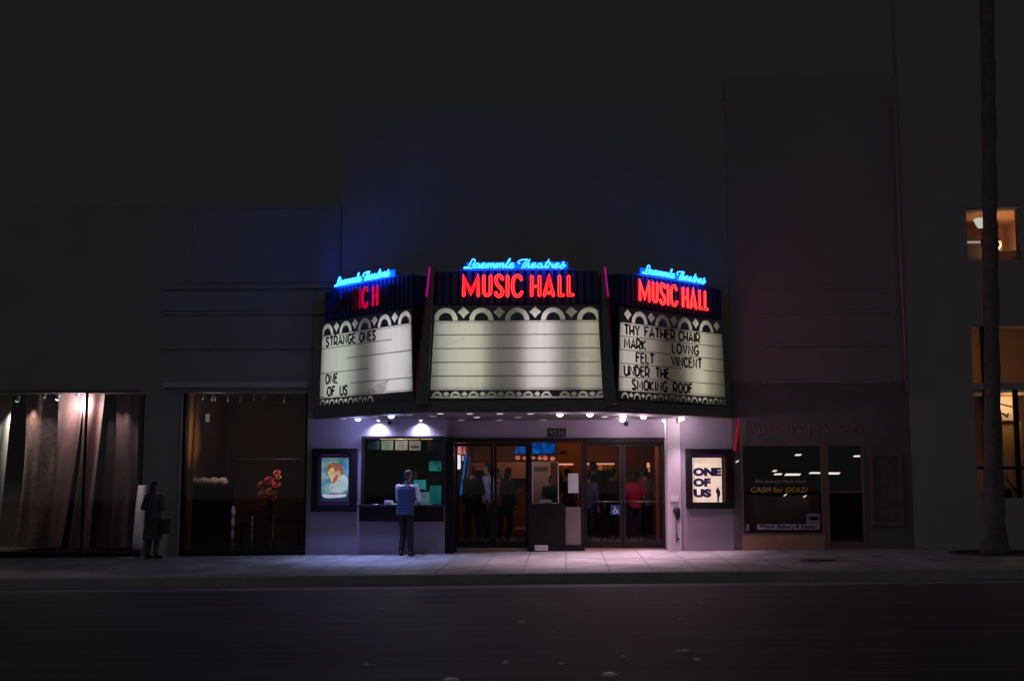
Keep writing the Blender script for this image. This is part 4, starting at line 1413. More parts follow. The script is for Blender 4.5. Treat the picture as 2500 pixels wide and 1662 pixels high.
def neon_sign(face, label, states):
    o_, ang = FACE[face]
    oz = ZT + 0.31
    t = thing('neon_sign', label, 'neon sign', (o_.x, o_.y, oz), ang, 'neon signs on the marquee')
    vt = lambda v: v - oz
    zl = zz2uv(1000, 272)[1]
    zlb = zz2uv(1000, 302)[1]
    # fluted backing
    mb = MB()
    mb.box(-1.50, 1.50, 0.09, 0.415, 0, vt(zlb - .003))
    k = 0
    u = -1.47
    while u < 1.45:
        mb.box(u, u + 0.082, 0.0, 0.0898, 0.002, vt(zlb - .006), 0.008)
        u += 0.1387
    mb.build('fluted_panel', RIBM, t, world=False)
    u0, u1 = zz2uv(110, 280)[0], zz2uv(2215, 280)[0]
    MB().box(u0 - .05, u1 + .05, -0.012, 0.415, vt(zlb), vt(zl), 0.006).build('ledge', M('ledge_blue_spill', (0.10, 0.22, 0.55), 0.5, 0.1, 8), t, world=False)  # ledge tinted blue for the light of the script
    pa, pb = zz2uv(285, 270)[0], zz2uv(2120, 270)[0]
    MB().box(pa, pb, 0.02, 0.07, vt(zl) + .001, vt(zz2uv(1000, 142)[1]), 0.004).build('script_panel', M('panel_blue_spill', (0.12, 0.48, 0.62), 0.5, 0.08, 8), t, world=False)  # blue glow of the neon put into the panel colour
    mb = MB()
    for st in SCRIPT:
        pts = [(*zz2uv(x, y), 0) for x, y in st]
        pts = smooth_path([(a, -0.085, vt(b)) for a, b, c in pts], 4)
        mb.tube(pts, 0.0135, 6)
    mb.build('script_tube', NEON_BLUE if face != 'l' else E('neon_blue_strong', (0.007, 0.085, 1.0), 22.0), t, world=False)
    for ch, strokes in BIG.items():
        st8 = states.get(ch, 1)
        name = 'letter'
        plate = MB()
        tubes = MB()
        for st in strokes:
            uv = [zz2uv(x, y) for x, y in st]
            curvy = ch in 'USC'
            pth = [(a, b) for a, b in uv]
            if curvy:
                pth = [(q_.x, q_.y) for q_ in smooth_path([(a, b, 0) for a, b in uv], 5)]
            d_ = 0.0
            if len(st) == 2 and st[0][1] == st[1][1]:
                plate.tube([(a, 0.0, vt(b)) for a, b in pth], 0.030, 10, ry=0.012, up=(0, 1, 0))
                for s_ in (-1, 1):
                    tubes.tube([(a, -0.020, vt(b + s_ * .018)) for a, b in pth], 0.0068, 6)
                continue
            # rounded ends
            dense = []
            for i in range(len(pth) - 1):
                A_, B_ = Vector(pth[i]), Vector(pth[i + 1])
                nn = max(1, int((B_ - A_).length / 0.03)) if not curvy else 1
                for k in range(nn): dense.append(A_.lerp(B_, k / nn))
            dense.append(Vector(pth[-1]))
            plate.tube([(a.x, 0.0, vt(a.y)) for a in dense], 0.040, 12, ry=0.012, up=(0, 1, 0))
            lp = offset_loop(pth, 0.0205)
            tubes.tube([(a.x, -0.020, vt(a.y)) for a in lp], 0.0068, 6, closed=True)
        pl = plate.build(name, RED_PLATE if st8 in (1, 2, 4) else DARK_PLATE, t, world=False)
        tubes.build('neon_tube', {1: NEON_RED, 0: NEON_OFF, 2: NEON_DIM, 3: NEON_DIM3, 4: NEON_DIM2}[st8], pl, world=False)
    return t


neon_sign('c', 'fully lit blue and red neon sign on the front of the marquee', {})
neon_sign('r', 'fully lit blue and red neon sign on the right face of the marquee', {})
neon_sign('l', 'half dead neon sign on the left face, only ICH glowing red', {'M': 0, 'U': 0, 'S': 3, 'I': 4, 'C': 2, 'H': 2, 'A': 0, 'L': 0, 'L2': 0})

# ------------------------------------------------------------------ lamps under the canopy
def downlight(px, py, lit, label, col, power, mat=None, wide=112, Yforce=None, spk=None):
    p = atz(px, py, zcan - 0.03)
    y = Yforce if Yforce is not None else p.y
    y = min(max(y, -2.55), 0.45)
    if Yforce is not None or abs(y - p.y) > 1e-6:
        p = at(px, py, y)
    x = p.x
    t = thing('downlight', label, 'ceiling light', (x, y, zcan - 0.02), 0, 'round lamps under the marquee')
    zz_ = zcan - 0.021
    MB().lathe((x, y, zz_), [(0.085, 0.0), (0.085, -0.008), (0.070, -0.016)], 20).build('lamp_trim', M('lamp_trim_white', (0.6, 0.58, 0.58), 0.4, 0.05, 9), t)
    spill = SPILL * (spk if spk is not None else 1)
    if lit:
        MB().ell((x, y, zz_ - 0.017), 0.066, 0.066, 0.05, 16, 10).build('lamp_bulb', mat or LENS, t)
        lamp('lamp_light', 'POINT', (x, y, zz_ - 0.075), power * spill, SPC[col], t, radius=0.05)
        lamp('lamp_light', 'SPOT', (x, y, zz_ - 0.075), power, col, t, (x, y, 0), wide, 1.0, 0.05)
    else:
        MB().box(x - 0.05, x + 0.05, y - 0.10, y + 0.10, zz_ - 0.022, zz_ - 0.0165, 0.003).build('lamp_reflector', mat or LENS_DIM, t)


PK = (1.0, 0.70, 0.87)
PM = (1.0, 0.46, 0.70)
BL = (0.30, 0.36, 1.0)
PW = 175
SPILL = 0.082
SPC = {PK: (1.0, 0.80, 0.89), PM: (1.0, 0.66, 0.82), BL: (0.40, 0.46, 1.0)}
names_l = ['lit blue white lamp above the left poster case', 'lit blue white lamp between the two wall washers']
downlight(874, 1021, True, names_l[0], BL, PW * .8, E('lens_blue', (0.72, 0.85, 1.0), 3.2), wide=95, spk=1.3)
downlight(955, 1014, True, names_l[1], BL, PW * 1.2, MATS['lens_blue'], wide=95, spk=.7)
for (px, py, lab, k) in ((1367, 1010, 'lit lamp just above the street number plate', 1.0), (1440, 1010, 'lit lamp left of the round camera over the right doors', 1.0),
                         (1521, 1014, 'upper one of the lit pair above the camera over the right doors', .9), (1519, 1023, 'lower one of the lit pair above the camera over the right doors', .7),
                         (1571, 1016, 'lit lamp between the pair and the pilaster', .9), (1624, 1024, 'lit lamp at the left side of the pilaster', .55),
                         (1664, 1020, 'lit lamp at the right side of the pilaster', .8), (1707, 1023, 'rightmost lit lamp, above the right poster case', 1.05)):
    downlight(px, py, True, lab, PM if px in (1571, 1707) else PK, PW * k, spk=(.45 if px < 1500 else 1.25), wide=(112 if px not in (1624, 1664) else 80))
BRIGHT_R = E('reflector_glint_glow', (1.0, 0.92, 0.88), 0.62)  # unlit reflectors given a glow for the light they catch
DIM_R = E('reflector_dim_glow', (1.0, 0.8, 0.8), 0.22)  # fainter glow for the duller unlit reflectors
for (px, py, mt, lab) in ((836, 1022, DIM_R, 'dim square lamp at the left end of the canopy'), (915, 1017, DIM_R, 'dim lamp just before the left wall washer'), (998, 1011, DIM_R, 'dim lamp between the camera and the right wall washer'),
                          (1058, 1015, DIM_R, 'dim lamp right of the right wall washer'), (1075, 1008, BRIGHT_R, 'small glinting lamp over the corner of the entrance'), (1147, 1009, BRIGHT_R, 'glinting lamp beside the orange ceiling glow, front row'),
                          (1164, 1018, BRIGHT_R, 'brightest glinting lamp, second row over the left door'), (1220, 1009, BRIGHT_R, 'glinting lamp over the second door, front row'), (1219, 1025, DIM_R, 'dim lamp close to the wall over the second door'),
                          (1265, 1018, DIM_R, 'dim pinkish lamp second row over the ticket podium'), (1295, 1009, BRIGHT_R, 'glinting lamp over the ticket podium, front row'), (1324, 1025, DIM_R, 'dim split lamp close to the wall left of the number plate'),
                          (1125, 1025, DIM_R, 'faint lamp close to the wall over the left door'), (1475, 1017, BRIGHT_R, 'small glinting lamp between two lit ones over the right doors')):
    downlight(px, py, False, lab, PK, 0, mt)
for px, lab in ((924, 'left wall washer lamp above the box office window'), (1027, 'right wall washer lamp above the box office window')):
    x = gx(px, 1025, -0.11)
    t = thing('wall_washer', lab, 'wall lamp', (x, -0.11, zcan - 0.02), 0, 'wall washer lamps above the box office')
    zz_ = zcan - 0.021
    MB().lathe((x, -0.11, zz_), [(0.05, 0), (0.05, -0.03), (0.035, -0.035)], 18).build('lamp_trim', MATS['lamp_trim_white'], t)
    MB().ell((x, -0.11, zz_ - 0.036), 0.03, 0.03, 0.02).build('lamp_bulb', LENS, t)
    lamp('lamp_light', 'SPOT', (x, -0.10, zz_ - 0.062), 46, (0.66, 0.72, 1.0), t, (x, 0.0, 1.0), 150, 1.0, 0.03)
    lamp('lamp_light', 'SPOT', (x, -0.12, zz_ - 0.07), 40, (0.55, 0.62, 1.0), t, (x, -0.25, 0.5), 130, 1.0, 0.03)
lamp('entrance_glow', 'SPOT', at(1121, 1030, -1.5) + Vector((0, 0, -0.25)), 1.6, (1, 0.35, 0.25), None, at(1121, 1010, -1.5), 50, 1, 0.02)  # added spot without a fitting, for the orange patch on the soffit

# ================================================================== LOBBY
def px_at(px, Y, z): return gx(px, 1150, Y)


LW = (1.0, 0.42, 0.20)
# ticket podium
k0, k1 = gx(1291, 1280, 0.45), gx(1425, 1280, 0.45)
zk = gz(1229, 0.45)
t = thing('ticket_podium', 'black ticket podium with a clear screen in the middle of the entrance', 'podium', ((k0 + k1) / 2, 0.45, 0.0))
box('plinth', BLACK, t, k0 - 0.03, k1 + 0.02, 0.34, 0.50, gslope(0) - 0.03, 0.10)
box('cabinet', BLACK, t, k0, gx(1380, 1280, 0.45), 0.36, 0.595, 0.101, zk, 0.006)
box('side_panel', M('grey_panel', (0.17, 0.135, 0.14), 0.6, 0.06, 2), t, gx(1381, 1280, 0.40), gx(1418, 1280, 0.40), 0.40, 0.43, 0.12, gz(1237, 0.40))
box('post', FRAME, t, gx(1419, 1200, 0.42), gx(1426, 1200, 0.42), 0.42, 0.595, 0.101, gz(1079, 0.45))
box('post', FRAME, t, gx(1289, 1150, 0.42), gx(1298, 1150, 0.42), 0.42, 0.595, zk + 0.001, gz(1079, 0.45))
CLR = M('clear_edge', (0.55, 0.52, 0.56), 0.2, 0.1, 5)
q0, q1 = at(1299, 1228, 0.42), at(1364, 1127, 0.42)
mb = MB()
for (a, b, c, d) in ((q0.x, q0.x + .02, q0.z, q1.z), (q1.x - .02, q1.x, q0.z, q1.z)):
    mb.box(a, b, 0.42, 0.435, c, d)
mb.box(q0.x + .0205, q1.x - .0205, 0.421, 0.434, q0.z, q0.z + 0.014)
mb.box(q0.x + .0205, q1.x - .0205, 0.421, 0.434, q1.z - 0.01, q1.z)
mb.build('screen_frame', CLR, t)
box('clear_screen', GLASS, t, q0.x + .021, q1.x - .021, 0.425, 0.429, q0.z + .015, q1.z - .011)
mb = MB().prism([(at(1315, 1226, .41).x, at(1315, 1226, .41).z), (at(1348, 1226, .41).x, at(1348, 1226, .41).z), (at(1343, 1219, .41).x, at(1343, 1219, .41).z), (at(1320, 1219, .41).x, at(1320, 1219, .41).z)], 'y', 0.385, 0.415)
mb.build('ticket_tray', M('tray_steel', (0.35, 0.35, 0.40), 0.3, 0.1, 6, metal=0.4), t)
a, b = at(1387, 1203, 0.40), at(1412, 1155, 0.40)
tag(MB().box(a.x, b.x, 0.395, 0.400, a.z, b.z).build('paper_sign', M('paper_sign_white', (0.60, 0.60, 0.60), 0.7, 0.05, 6)), 'plain white paper sheet on the glass right of the ticket podium screen', 'paper')
a, b = at(1305, 1329, 0.3), at(1338, 1316, 0.3)
tag(MB().box(a.x, b.x, 0.22, 0.335, 0.012, 0.012 + (b.z - a.z), 0.012).build('white_box', M('white_box_card', (0.50, 0.50, 0.48), 0.6, 0.06, 8)), 'small white box on the ground in front of the ticket podium', 'box')
# partition behind the podium
a, b = at(1300, 1232, 3.2), at(1344, 1128, 3.2)
t = thing('partition', 'pale beige partition seen through the ticket podium screen', 'partition', ((a.x + b.x) / 2, 3.2, 0.055))
box('panel', M('beige_panel', (0.46, 0.34, 0.30), 0.7, 0.05, 3), t, a.x, b.x, 3.2, 3.26, 0.056, b.z)
c, d = at(1305, 1149, 3.18), at(1337, 1138, 3.18)
box('dark_sign', M('dull_sign', (0.10, 0.08, 0.08), 0.5, 0.2, 6), t, c.x, d.x, 3.165, 3.199, c.z, d.z, 0.005)
lamp('lobby_fill', 'POINT', at(1322, 1120, 2.6), 4, (1, 0.62, 0.5), None, radius=0.06)  # added point lamp that lights the partition
# screens
def screen(x0, x1, y0, y1, Y, label, kind):
    a, b = at(x0, y1, Y), at(x1, y0, Y)
    t = thing('screen', label, 'screen', ((a.x + b.x) / 2, Y, a.z), 0, 'blue screens hanging in the lobby')
    box('screen_case', BLACK, t, a.x - 0.02, b.x + 0.02, Y + 0.004, Y + 0.05, a.z - 0.02, b.z + 0.02)
    m = poster_backlit('blue_screen_' + kind, ((0.0, 0.010, 0.06), (0.0, 0.06, 0.30), (0.0, 0.16, 0.60)), 4.5, 0.8, 1.2)
    MB().box(a.x, b.x, Y, Y + 0.003, a.z, b.z).build('display', m, t)
    MB().tube([((a.x + b.x) / 2, Y + .03, b.z + .02), ((a.x + b.x) / 2, Y + .03, lzc)], 0.012, 6).build('hanger', BLACK, t)


screen(1300, 1355, 1076, 1107, 2.2, 'larger blue screen hanging above the ticket podium', 'a')
screen(1257, 1287, 1088, 1107, 3.2, 'smaller blue screen hanging left of the larger one', 'b')
GLOBE = E('orange_globe', (1.0, 0.30, 0.16), 0.42)
for i, (px, py, r) in enumerate(((1264, 1117, 6), (1281, 1118, 5), (1303, 1117, 4), (1318, 1118, 5), (1331, 1118, 6), (1349, 1119, 6))):
    p = at(px, py, 3.6)
    t = thing('globe_lamp', ['leftmost', 'second', 'third', 'fourth', 'fifth', 'rightmost'][i] + ' of the six dull orange globe lamps under the blue screens', 'lamp', p, 0, 'orange globe lamps in the lobby')
    MB().ell(p, r / 100, r / 100, r / 115).build('globe', GLOBE, t)
    MB().tube([(p.x, p.y, p.z + r / 115), (p.x, p.y, lzc)], 0.004, 5).build('cord', BLACK, t)
# exit box on the back wall
a, b = at(1370, 1107, 6.1), at(1385, 1099, 6.1)
t = thing('wall_speaker', 'small black box high on the orange lobby wall', 'speaker', ((a.x + b.x) / 2, 6.1, a.z))
box('cabinet', BLACK, t, a.x, b.x, 6.05, 6.19, a.z, b.z, 0.006)
mb = MB()
for i in range(4): mb.box(a.x + 0.01, b.x - 0.01, 6.043, 6.0495, a.z + 0.008 + .02 * i, a.z + 0.018 + .02 * i)
mb.build('grille', FRAME, t)
lamp('lobby_fill', 'POINT', at(1380, 1085, 5.0), 6, (1, 0.50, 0.20), None, radius=0.08)
lamp('lobby_fill', 'POINT', at(1250, 1100, 4.6), 2.4, (1, 0.50, 0.30), None, radius=0.08)
lamp('lobby_fill', 'POINT', at(1160, 1090, 4.4), 1.0, (1, 0.45, 0.35), None, radius=0.08)
lamp('lobby_fill', 'POINT', at(1465, 1085, 5.0), 5, (1, 0.40, 0.15), None, radius=0.08)
# snack counters
def snack(x0, x1, y0, y1, Y, label, st):
    a, b = at(x0, y1, Y), at(x1, y0, Y)
    t = thing('snack_case', label, 'display case', ((a.x + b.x) / 2, Y, 0.055), 0, 'lit snack cases at the back of the lobby')
    box('counter', M('counter_wood', (0.10, 0.045, 0.03), 0.5, 0.2, 6), t, a.x - .1, b.x + .1, Y - 0.1, Y + 0.5, 0.056, 1.05, 0.01)
    box('case_back', M('case_orange', (0.60, 0.26, 0.14), 0.6, 0.15, 5), t, a.x, b.x, Y + 0.3, Y + 0.34, 1.051, b.z - 0.04)
    mb = MB()
    n = 5
    for i in range(n + 1):
        xx = a.x + (b.x - a.x) * i / n
        mb.box(xx - .008, xx + .008, Y + 0.0, Y + 0.299, 1.051, b.z - 0.04)
    mb.build('divider', M('counter_wood', (0, 0, 0)), t)
    box('shelf', M('counter_wood', (0, 0, 0)), t, a.x + .009, b.x - .009, Y + 0.05, Y + 0.298, a.z - 0.02, a.z)
    box('light_strip', E('snack_strip_' + st, (1.0, 0.42, 0.26), 0.75), t, a.x - 0.03, b.x + 0.03, Y - 0.02, Y + 0.35, b.z - 0.035, b.z)
    lamp('case_light', 'POINT', ((a.x + b.x) / 2, Y + 0.1, b.z - 0.12), 0.55, (1, 0.42, 0.2), t, radius=0.05)


snack(1434, 1497, 1130, 1147, 4.2, 'orange lit snack case behind the right doors', 'a')
snack(1365, 1397, 1131, 1166, 4.4, 'orange lit snack case right of the ticket podium screen', 'b')
# chandelier by the left door
t = thing('wall_lantern', 'bright white tube lantern with pink hangers behind the left door', 'lamp', at(1120, 1150, 1.2))
p0, p1 = at(1119, 1145, 1.2), at(1119, 1110, 1.2)
MB().tube([p0, (p0.x, p0.y, p0.z + .02), (p1.x, p1.y, p1.z - .02), p1], [0.03, 0.05, 0.05, 0.03], 14).build('glass_shade', E('lantern_white', (0.80, 0.82, 1.0), 1.2), t)
PKL = E('lantern_pink', (1.0, 0.42, 0.36), 0.6)
for (x, y0, y1, r) in ((1111, 1113, 1127, .02), (1112, 1130, 1141, .014), (1130, 1112, 1124, .02)):
    a, b = at(x, y1, 1.22), at(x, y0, 1.22)
    MB().tube([a, b], r, 8).build('side_shade', PKL, t)
for (x, y0, y1) in ((1114, 1080, 1108), (1127, 1080, 1110), (1113.5, 1143, 1190)):
    a, b = at(x, y1, 1.24), at(x, y0, 1.24)
    MB().tube([a, b], 0.016, 8).build('hanger', E('lantern_hanger', (1.0, 0.35, 0.30), 0.30), t)
lamp('lantern_light', 'POINT', at(1122, 1110, 1.08), 3.0, (1, 0.62, 0.62), t, radius=0.05)
a, b = at(1108, 1108, 1.32), at(1137, 1078, 1.32)
t2_ = thing('lantern_glow', 'small panel added for the pink glow on a curtain above the white tube lantern', 'panel', ((a.x + b.x) / 2, 1.32, a.z))
box('panel', M('pink_glow_panel', (0.55, 0.26, 0.24), 0.7, 0.1, 6), t2_, a.x, b.x, 1.32, 1.35, a.z, b.z)  # pink of the lantern light put into the panel colour
box('panel_edge', BLACK, t2_, b.x + .002, b.x + .03, 1.31, 1.36, a.z, b.z)
for (x0, x1, y0, y1, lab, c) in ((1214, 1290, 1127, 1168, 'lit brown panel added as a patch of light on the back wall seen through the second door', (0.42, 0.22, 0.15)), (1149, 1187, 1129, 1148, 'dull red panel added as a patch of light on the back wall seen through the leftmost door', (0.34, 0.13, 0.11))):
    a, b = at(x0, y1, 5.6), at(x1, y0, 5.6)
    t2_ = thing('lit_wall_patch', lab, 'panel', ((a.x + b.x) / 2, 5.6, a.z))  # panel added where the back wall itself is lit
    box('panel', M('lit_wall_brown_%d' % x0, c, 0.7, 0.12, 3), t2_, a.x, b.x, 5.6, 5.64, a.z, b.z)
    box('panel_frame', BLACK, t2_, a.x - .03, b.x + .03, 5.645, 6.19, a.z - .03, b.z + .03)
    lamp('lobby_fill', 'SPOT', at((x0 * .35 + x1 * .65), y0 - 14, 4.9), 3, (1, 0.50, 0.34), None, at(x0 * .4 + x1 * .6, (y0 + y1) / 2, 5.6), 100, 1, 0.05)  # added spot that brightens the panel
# blue neon rods
t = thing('neon_rod', 'tall slanting blue light rod behind the left door', 'light rod', at(1125, 1207, 1.5))
MB().tube([at(1125, 1207, 1.5), at(1131, 1160, 1.5), at(1138, 1106, 1.5)], 0.020, 8).build('rod', E('rod_blue', (0.0, 0.10, 0.42), 0.9), t)
MB().tube([at(1124.5, 1212, 1.5), at(1125, 1207.5, 1.5)], 0.024, 8).build('rod_cap', BLACK, t)
t = thing('neon_rod', 'short dim blue light rod right of the tall slanting one', 'light rod', at(1141, 1170, 1.7))
MB().tube([at(1141, 1168, 1.7), at(1147, 1113, 1.7)], 0.017, 8).build('rod', E('rod_blue_dim', (0.03, 0.05, 0.25), 0.5), t)
MB().tube([at(1140.7, 1173, 1.7), at(1141, 1168.5, 1.7)], 0.020, 8).build('rod_cap', BLACK, t)
# warm column by the right door and wall sconce
a, b = at(1600, 1222, 1.6), at(1610, 1086, 1.6)
t = thing('door_curtain', 'narrow glowing orange curtain strip inside the rightmost door', 'curtain', ((a.x + b.x) / 2, 1.6, 0.055))
mb = MB().grid(lambda u, v: (a.x + (b.x - a.x) * u, 1.6 + 0.02 * math.sin(8 * u), 0.06 + (b.z - 0.06) * v), 12, 12)
mb.build('cloth', M('orange_cloth', (0.55, 0.20, 0.10), 0.8, 0.1, 4), t)
MB().tube([(a.x - .04, 1.62, b.z + .01), (b.x + .04, 1.62, b.z + .01)], 0.012, 8).build('rail', BLACK, t)
lamp('lobby_fill', 'SPOT', at(1596, 1085, 1.1), 3.0, (1, 0.42, 0.22), None, at(1605, 1120, 1.6), 80, 1, 0.04)
p = at(1583, 1138, 2.6)
t = thing('wall_sconce', 'small orange sconce with two shades left of the glowing curtain', 'wall lamp', p)
MB().tube([at(1583, 1142, 2.6), at(1583, 1138, 2.6), at(1582, 1129, 2.6)], [0.025, 0.04, 0.03], 10).build('shade', E('sconce_glow', (1.0, 0.38, 0.20), 0.8), t)
MB().tube([at(1585, 1151, 2.62), at(1584, 1144, 2.62)], 0.02, 8).build('shade', E('sconce_glow_low', (1.0, 0.35, 0.18), 0.5), t)
MB().tube([at(1583, 1152, 2.66), at(1583, 1128, 2.66)], 0.01, 6).build('backplate', BLACK, t)
# poster board seen behind
a, b = at(1553, 1185, 3.4), at(1583, 1138, 3.4)
t = thing('poster_board', 'dim mauve poster board standing behind the person in red', 'board', ((a.x + b.x) / 2, 3.4, 0.055))
box('board', M('mauve_board', (0.24, 0.15, 0.17), 0.7, 0.08, 4), t, a.x, b.x, 3.4, 3.43, a.z, b.z)
mb = MB()
mb.tube([((a.x + b.x) / 2 - .12, 3.45, 0.056), ((a.x + b.x) / 2, 3.44, b.z - .05)], 0.014, 6)
mb.tube([((a.x + b.x) / 2 + .12, 3.45, 0.056), ((a.x + b.x) / 2, 3.44, b.z - .05)], 0.014, 6)
mb.build('easel', BLACK, t)
t = thing('menu_screen', 'tiny cyan lit sign in the dark between the two right doors', 'sign', at(1543, 1157, 3.3))
a, b = at(1536, 1159, 3.3), at(1555, 1155, 3.3)
box('sign_back', BLACK, t, a.x - .03, b.x + .03, 3.305, 3.33, a.z - .03, b.z + .03)
mb = MB()
for (x0, x1, y0, y1) in ((1537, 1540, 1158, 1156.5), (1540.5, 1545, 1157, 1156), (1549, 1553, 1156.5, 1155)):
    c, d = at(x0, y0, 3.3), at(x1, y1, 3.3)
    mb.box(c.x, d.x, 3.3, 3.304, c.z, d.z)
mb.build('lit_mark', E('cyan_led', (0.05, 0.75, 0.75), 0.8), t)
mb = MB()
# lobby bench with an orange edge, low at the back of the second door
a, b = at(1256, 1294, 3.0), at(1286, 1288, 3.0)
t = thing('bench', 'low red bench with an orange edge behind the second door', 'bench', ((a.x + b.x) / 2, 3.1, 0.055))
box('seat', M('bench_edge', (0.62, 0.26, 0.16), 0.5, 0.1, 6), t, a.x, b.x + .15, 2.95, 3.35, a.z, b.z, 0.01)
for sx in (a.x + .05, b.x + .1):
    box('leg', M('red_leg', (0.25, 0.02, 0.03), 0.5, 0.1, 6), t, sx - .03, sx + .03, 3.0, 3.3, 0.056, a.z - .001)
lamp('lobby_fill', 'SPOT', at(1262, 1240, 2.6), 0.5, (1, 0.5, 0.3), None, at(1270, 1290, 3.0), 70, 1, 0.03)

# ================================================================== PEOPLE
SKIN = M('skin', (0.42, 0.24, 0.17), 0.55, 0.08, 12)
HAIRB = M('black_hair', (0.02, 0.016, 0.014), 0.5, 0.3, 30)
HAIRG = M('grey_hair', (0.07, 0.045, 0.055), 0.6, 0.3, 40)
SHOE = M('black_shoe', (0.02, 0.02, 0.022), 0.4, 0.2, 10)
SOLE = M('shoe_sole', (0.5, 0.5, 0.5), 0.6, 0.1, 10)
EYE = M('dark_eye', (0.02, 0.015, 0.015), 0.2, 0.1, 10)
LIP = M('lip', (0.30, 0.12, 0.10), 0.5, 0.1, 10)


def blob(mb, name, mat, parent, voxel, iters=3):
    bmesh.ops.recalc_face_normals(mb.bm, faces=mb.bm.faces)
    me = bpy.data.meshes.new('b')
    mb.bm.to_mesh(me)
    mb.bm.free()
    ob = bpy.data.objects.new('b', me)
    COL.objects.link(ob)
    rm = ob.modifiers.new('r', 'REMESH')
    rm.mode = 'VOXEL'
    rm.voxel_size = voxel
    rm.use_smooth_shade = True
    sm = ob.modifiers.new('s', 'SMOOTH')
    sm.factor = 0.5
    sm.iterations = iters
    dg = bpy.context.evaluated_depsgraph_get()
    out = bpy.data.meshes.new_from_object(ob.evaluated_get(dg))
    bpy.data.objects.remove(ob)
    bpy.data.meshes.remove(me)
    out.name = name
    out.materials.clear()
    out.materials.append(mat)
    for p in out.polygons: p.use_smooth = True
    o = bpy.data.objects.new(name, out)
    COL.objects.link(o)
    o.parent = parent
    return o


def limb(mb, pts, rs, seg=12):
    P = smooth_path(pts, 4) if len(pts) > 2 else [Vector(p) for p in pts]
    n = len(P)
    k = len(rs)
    RR = []
    for i in range(n):
        t_ = i / (n - 1) * (k - 1)
        a = min(int(t_), k - 2)
        RR.append(rs[a] + (rs[a + 1] - rs[a]) * (t_ - a))
    mb.tube(P, RR, seg)
    mb.ell(P[0], RR[0], RR[0], RR[0], 10, 6)
    mb.ell(P[-1], RR[-1], RR[-1], RR[-1], 10, 6)


def torso(mb, rows, seg=20):
    mb.loft([[(cx_ + rx * math.cos(2 * PI * k / seg), cy_ + ry * math.sin(2 * PI * k / seg), z) for k in range(seg)] for (z, rx, ry, cx_, cy_) in rows])


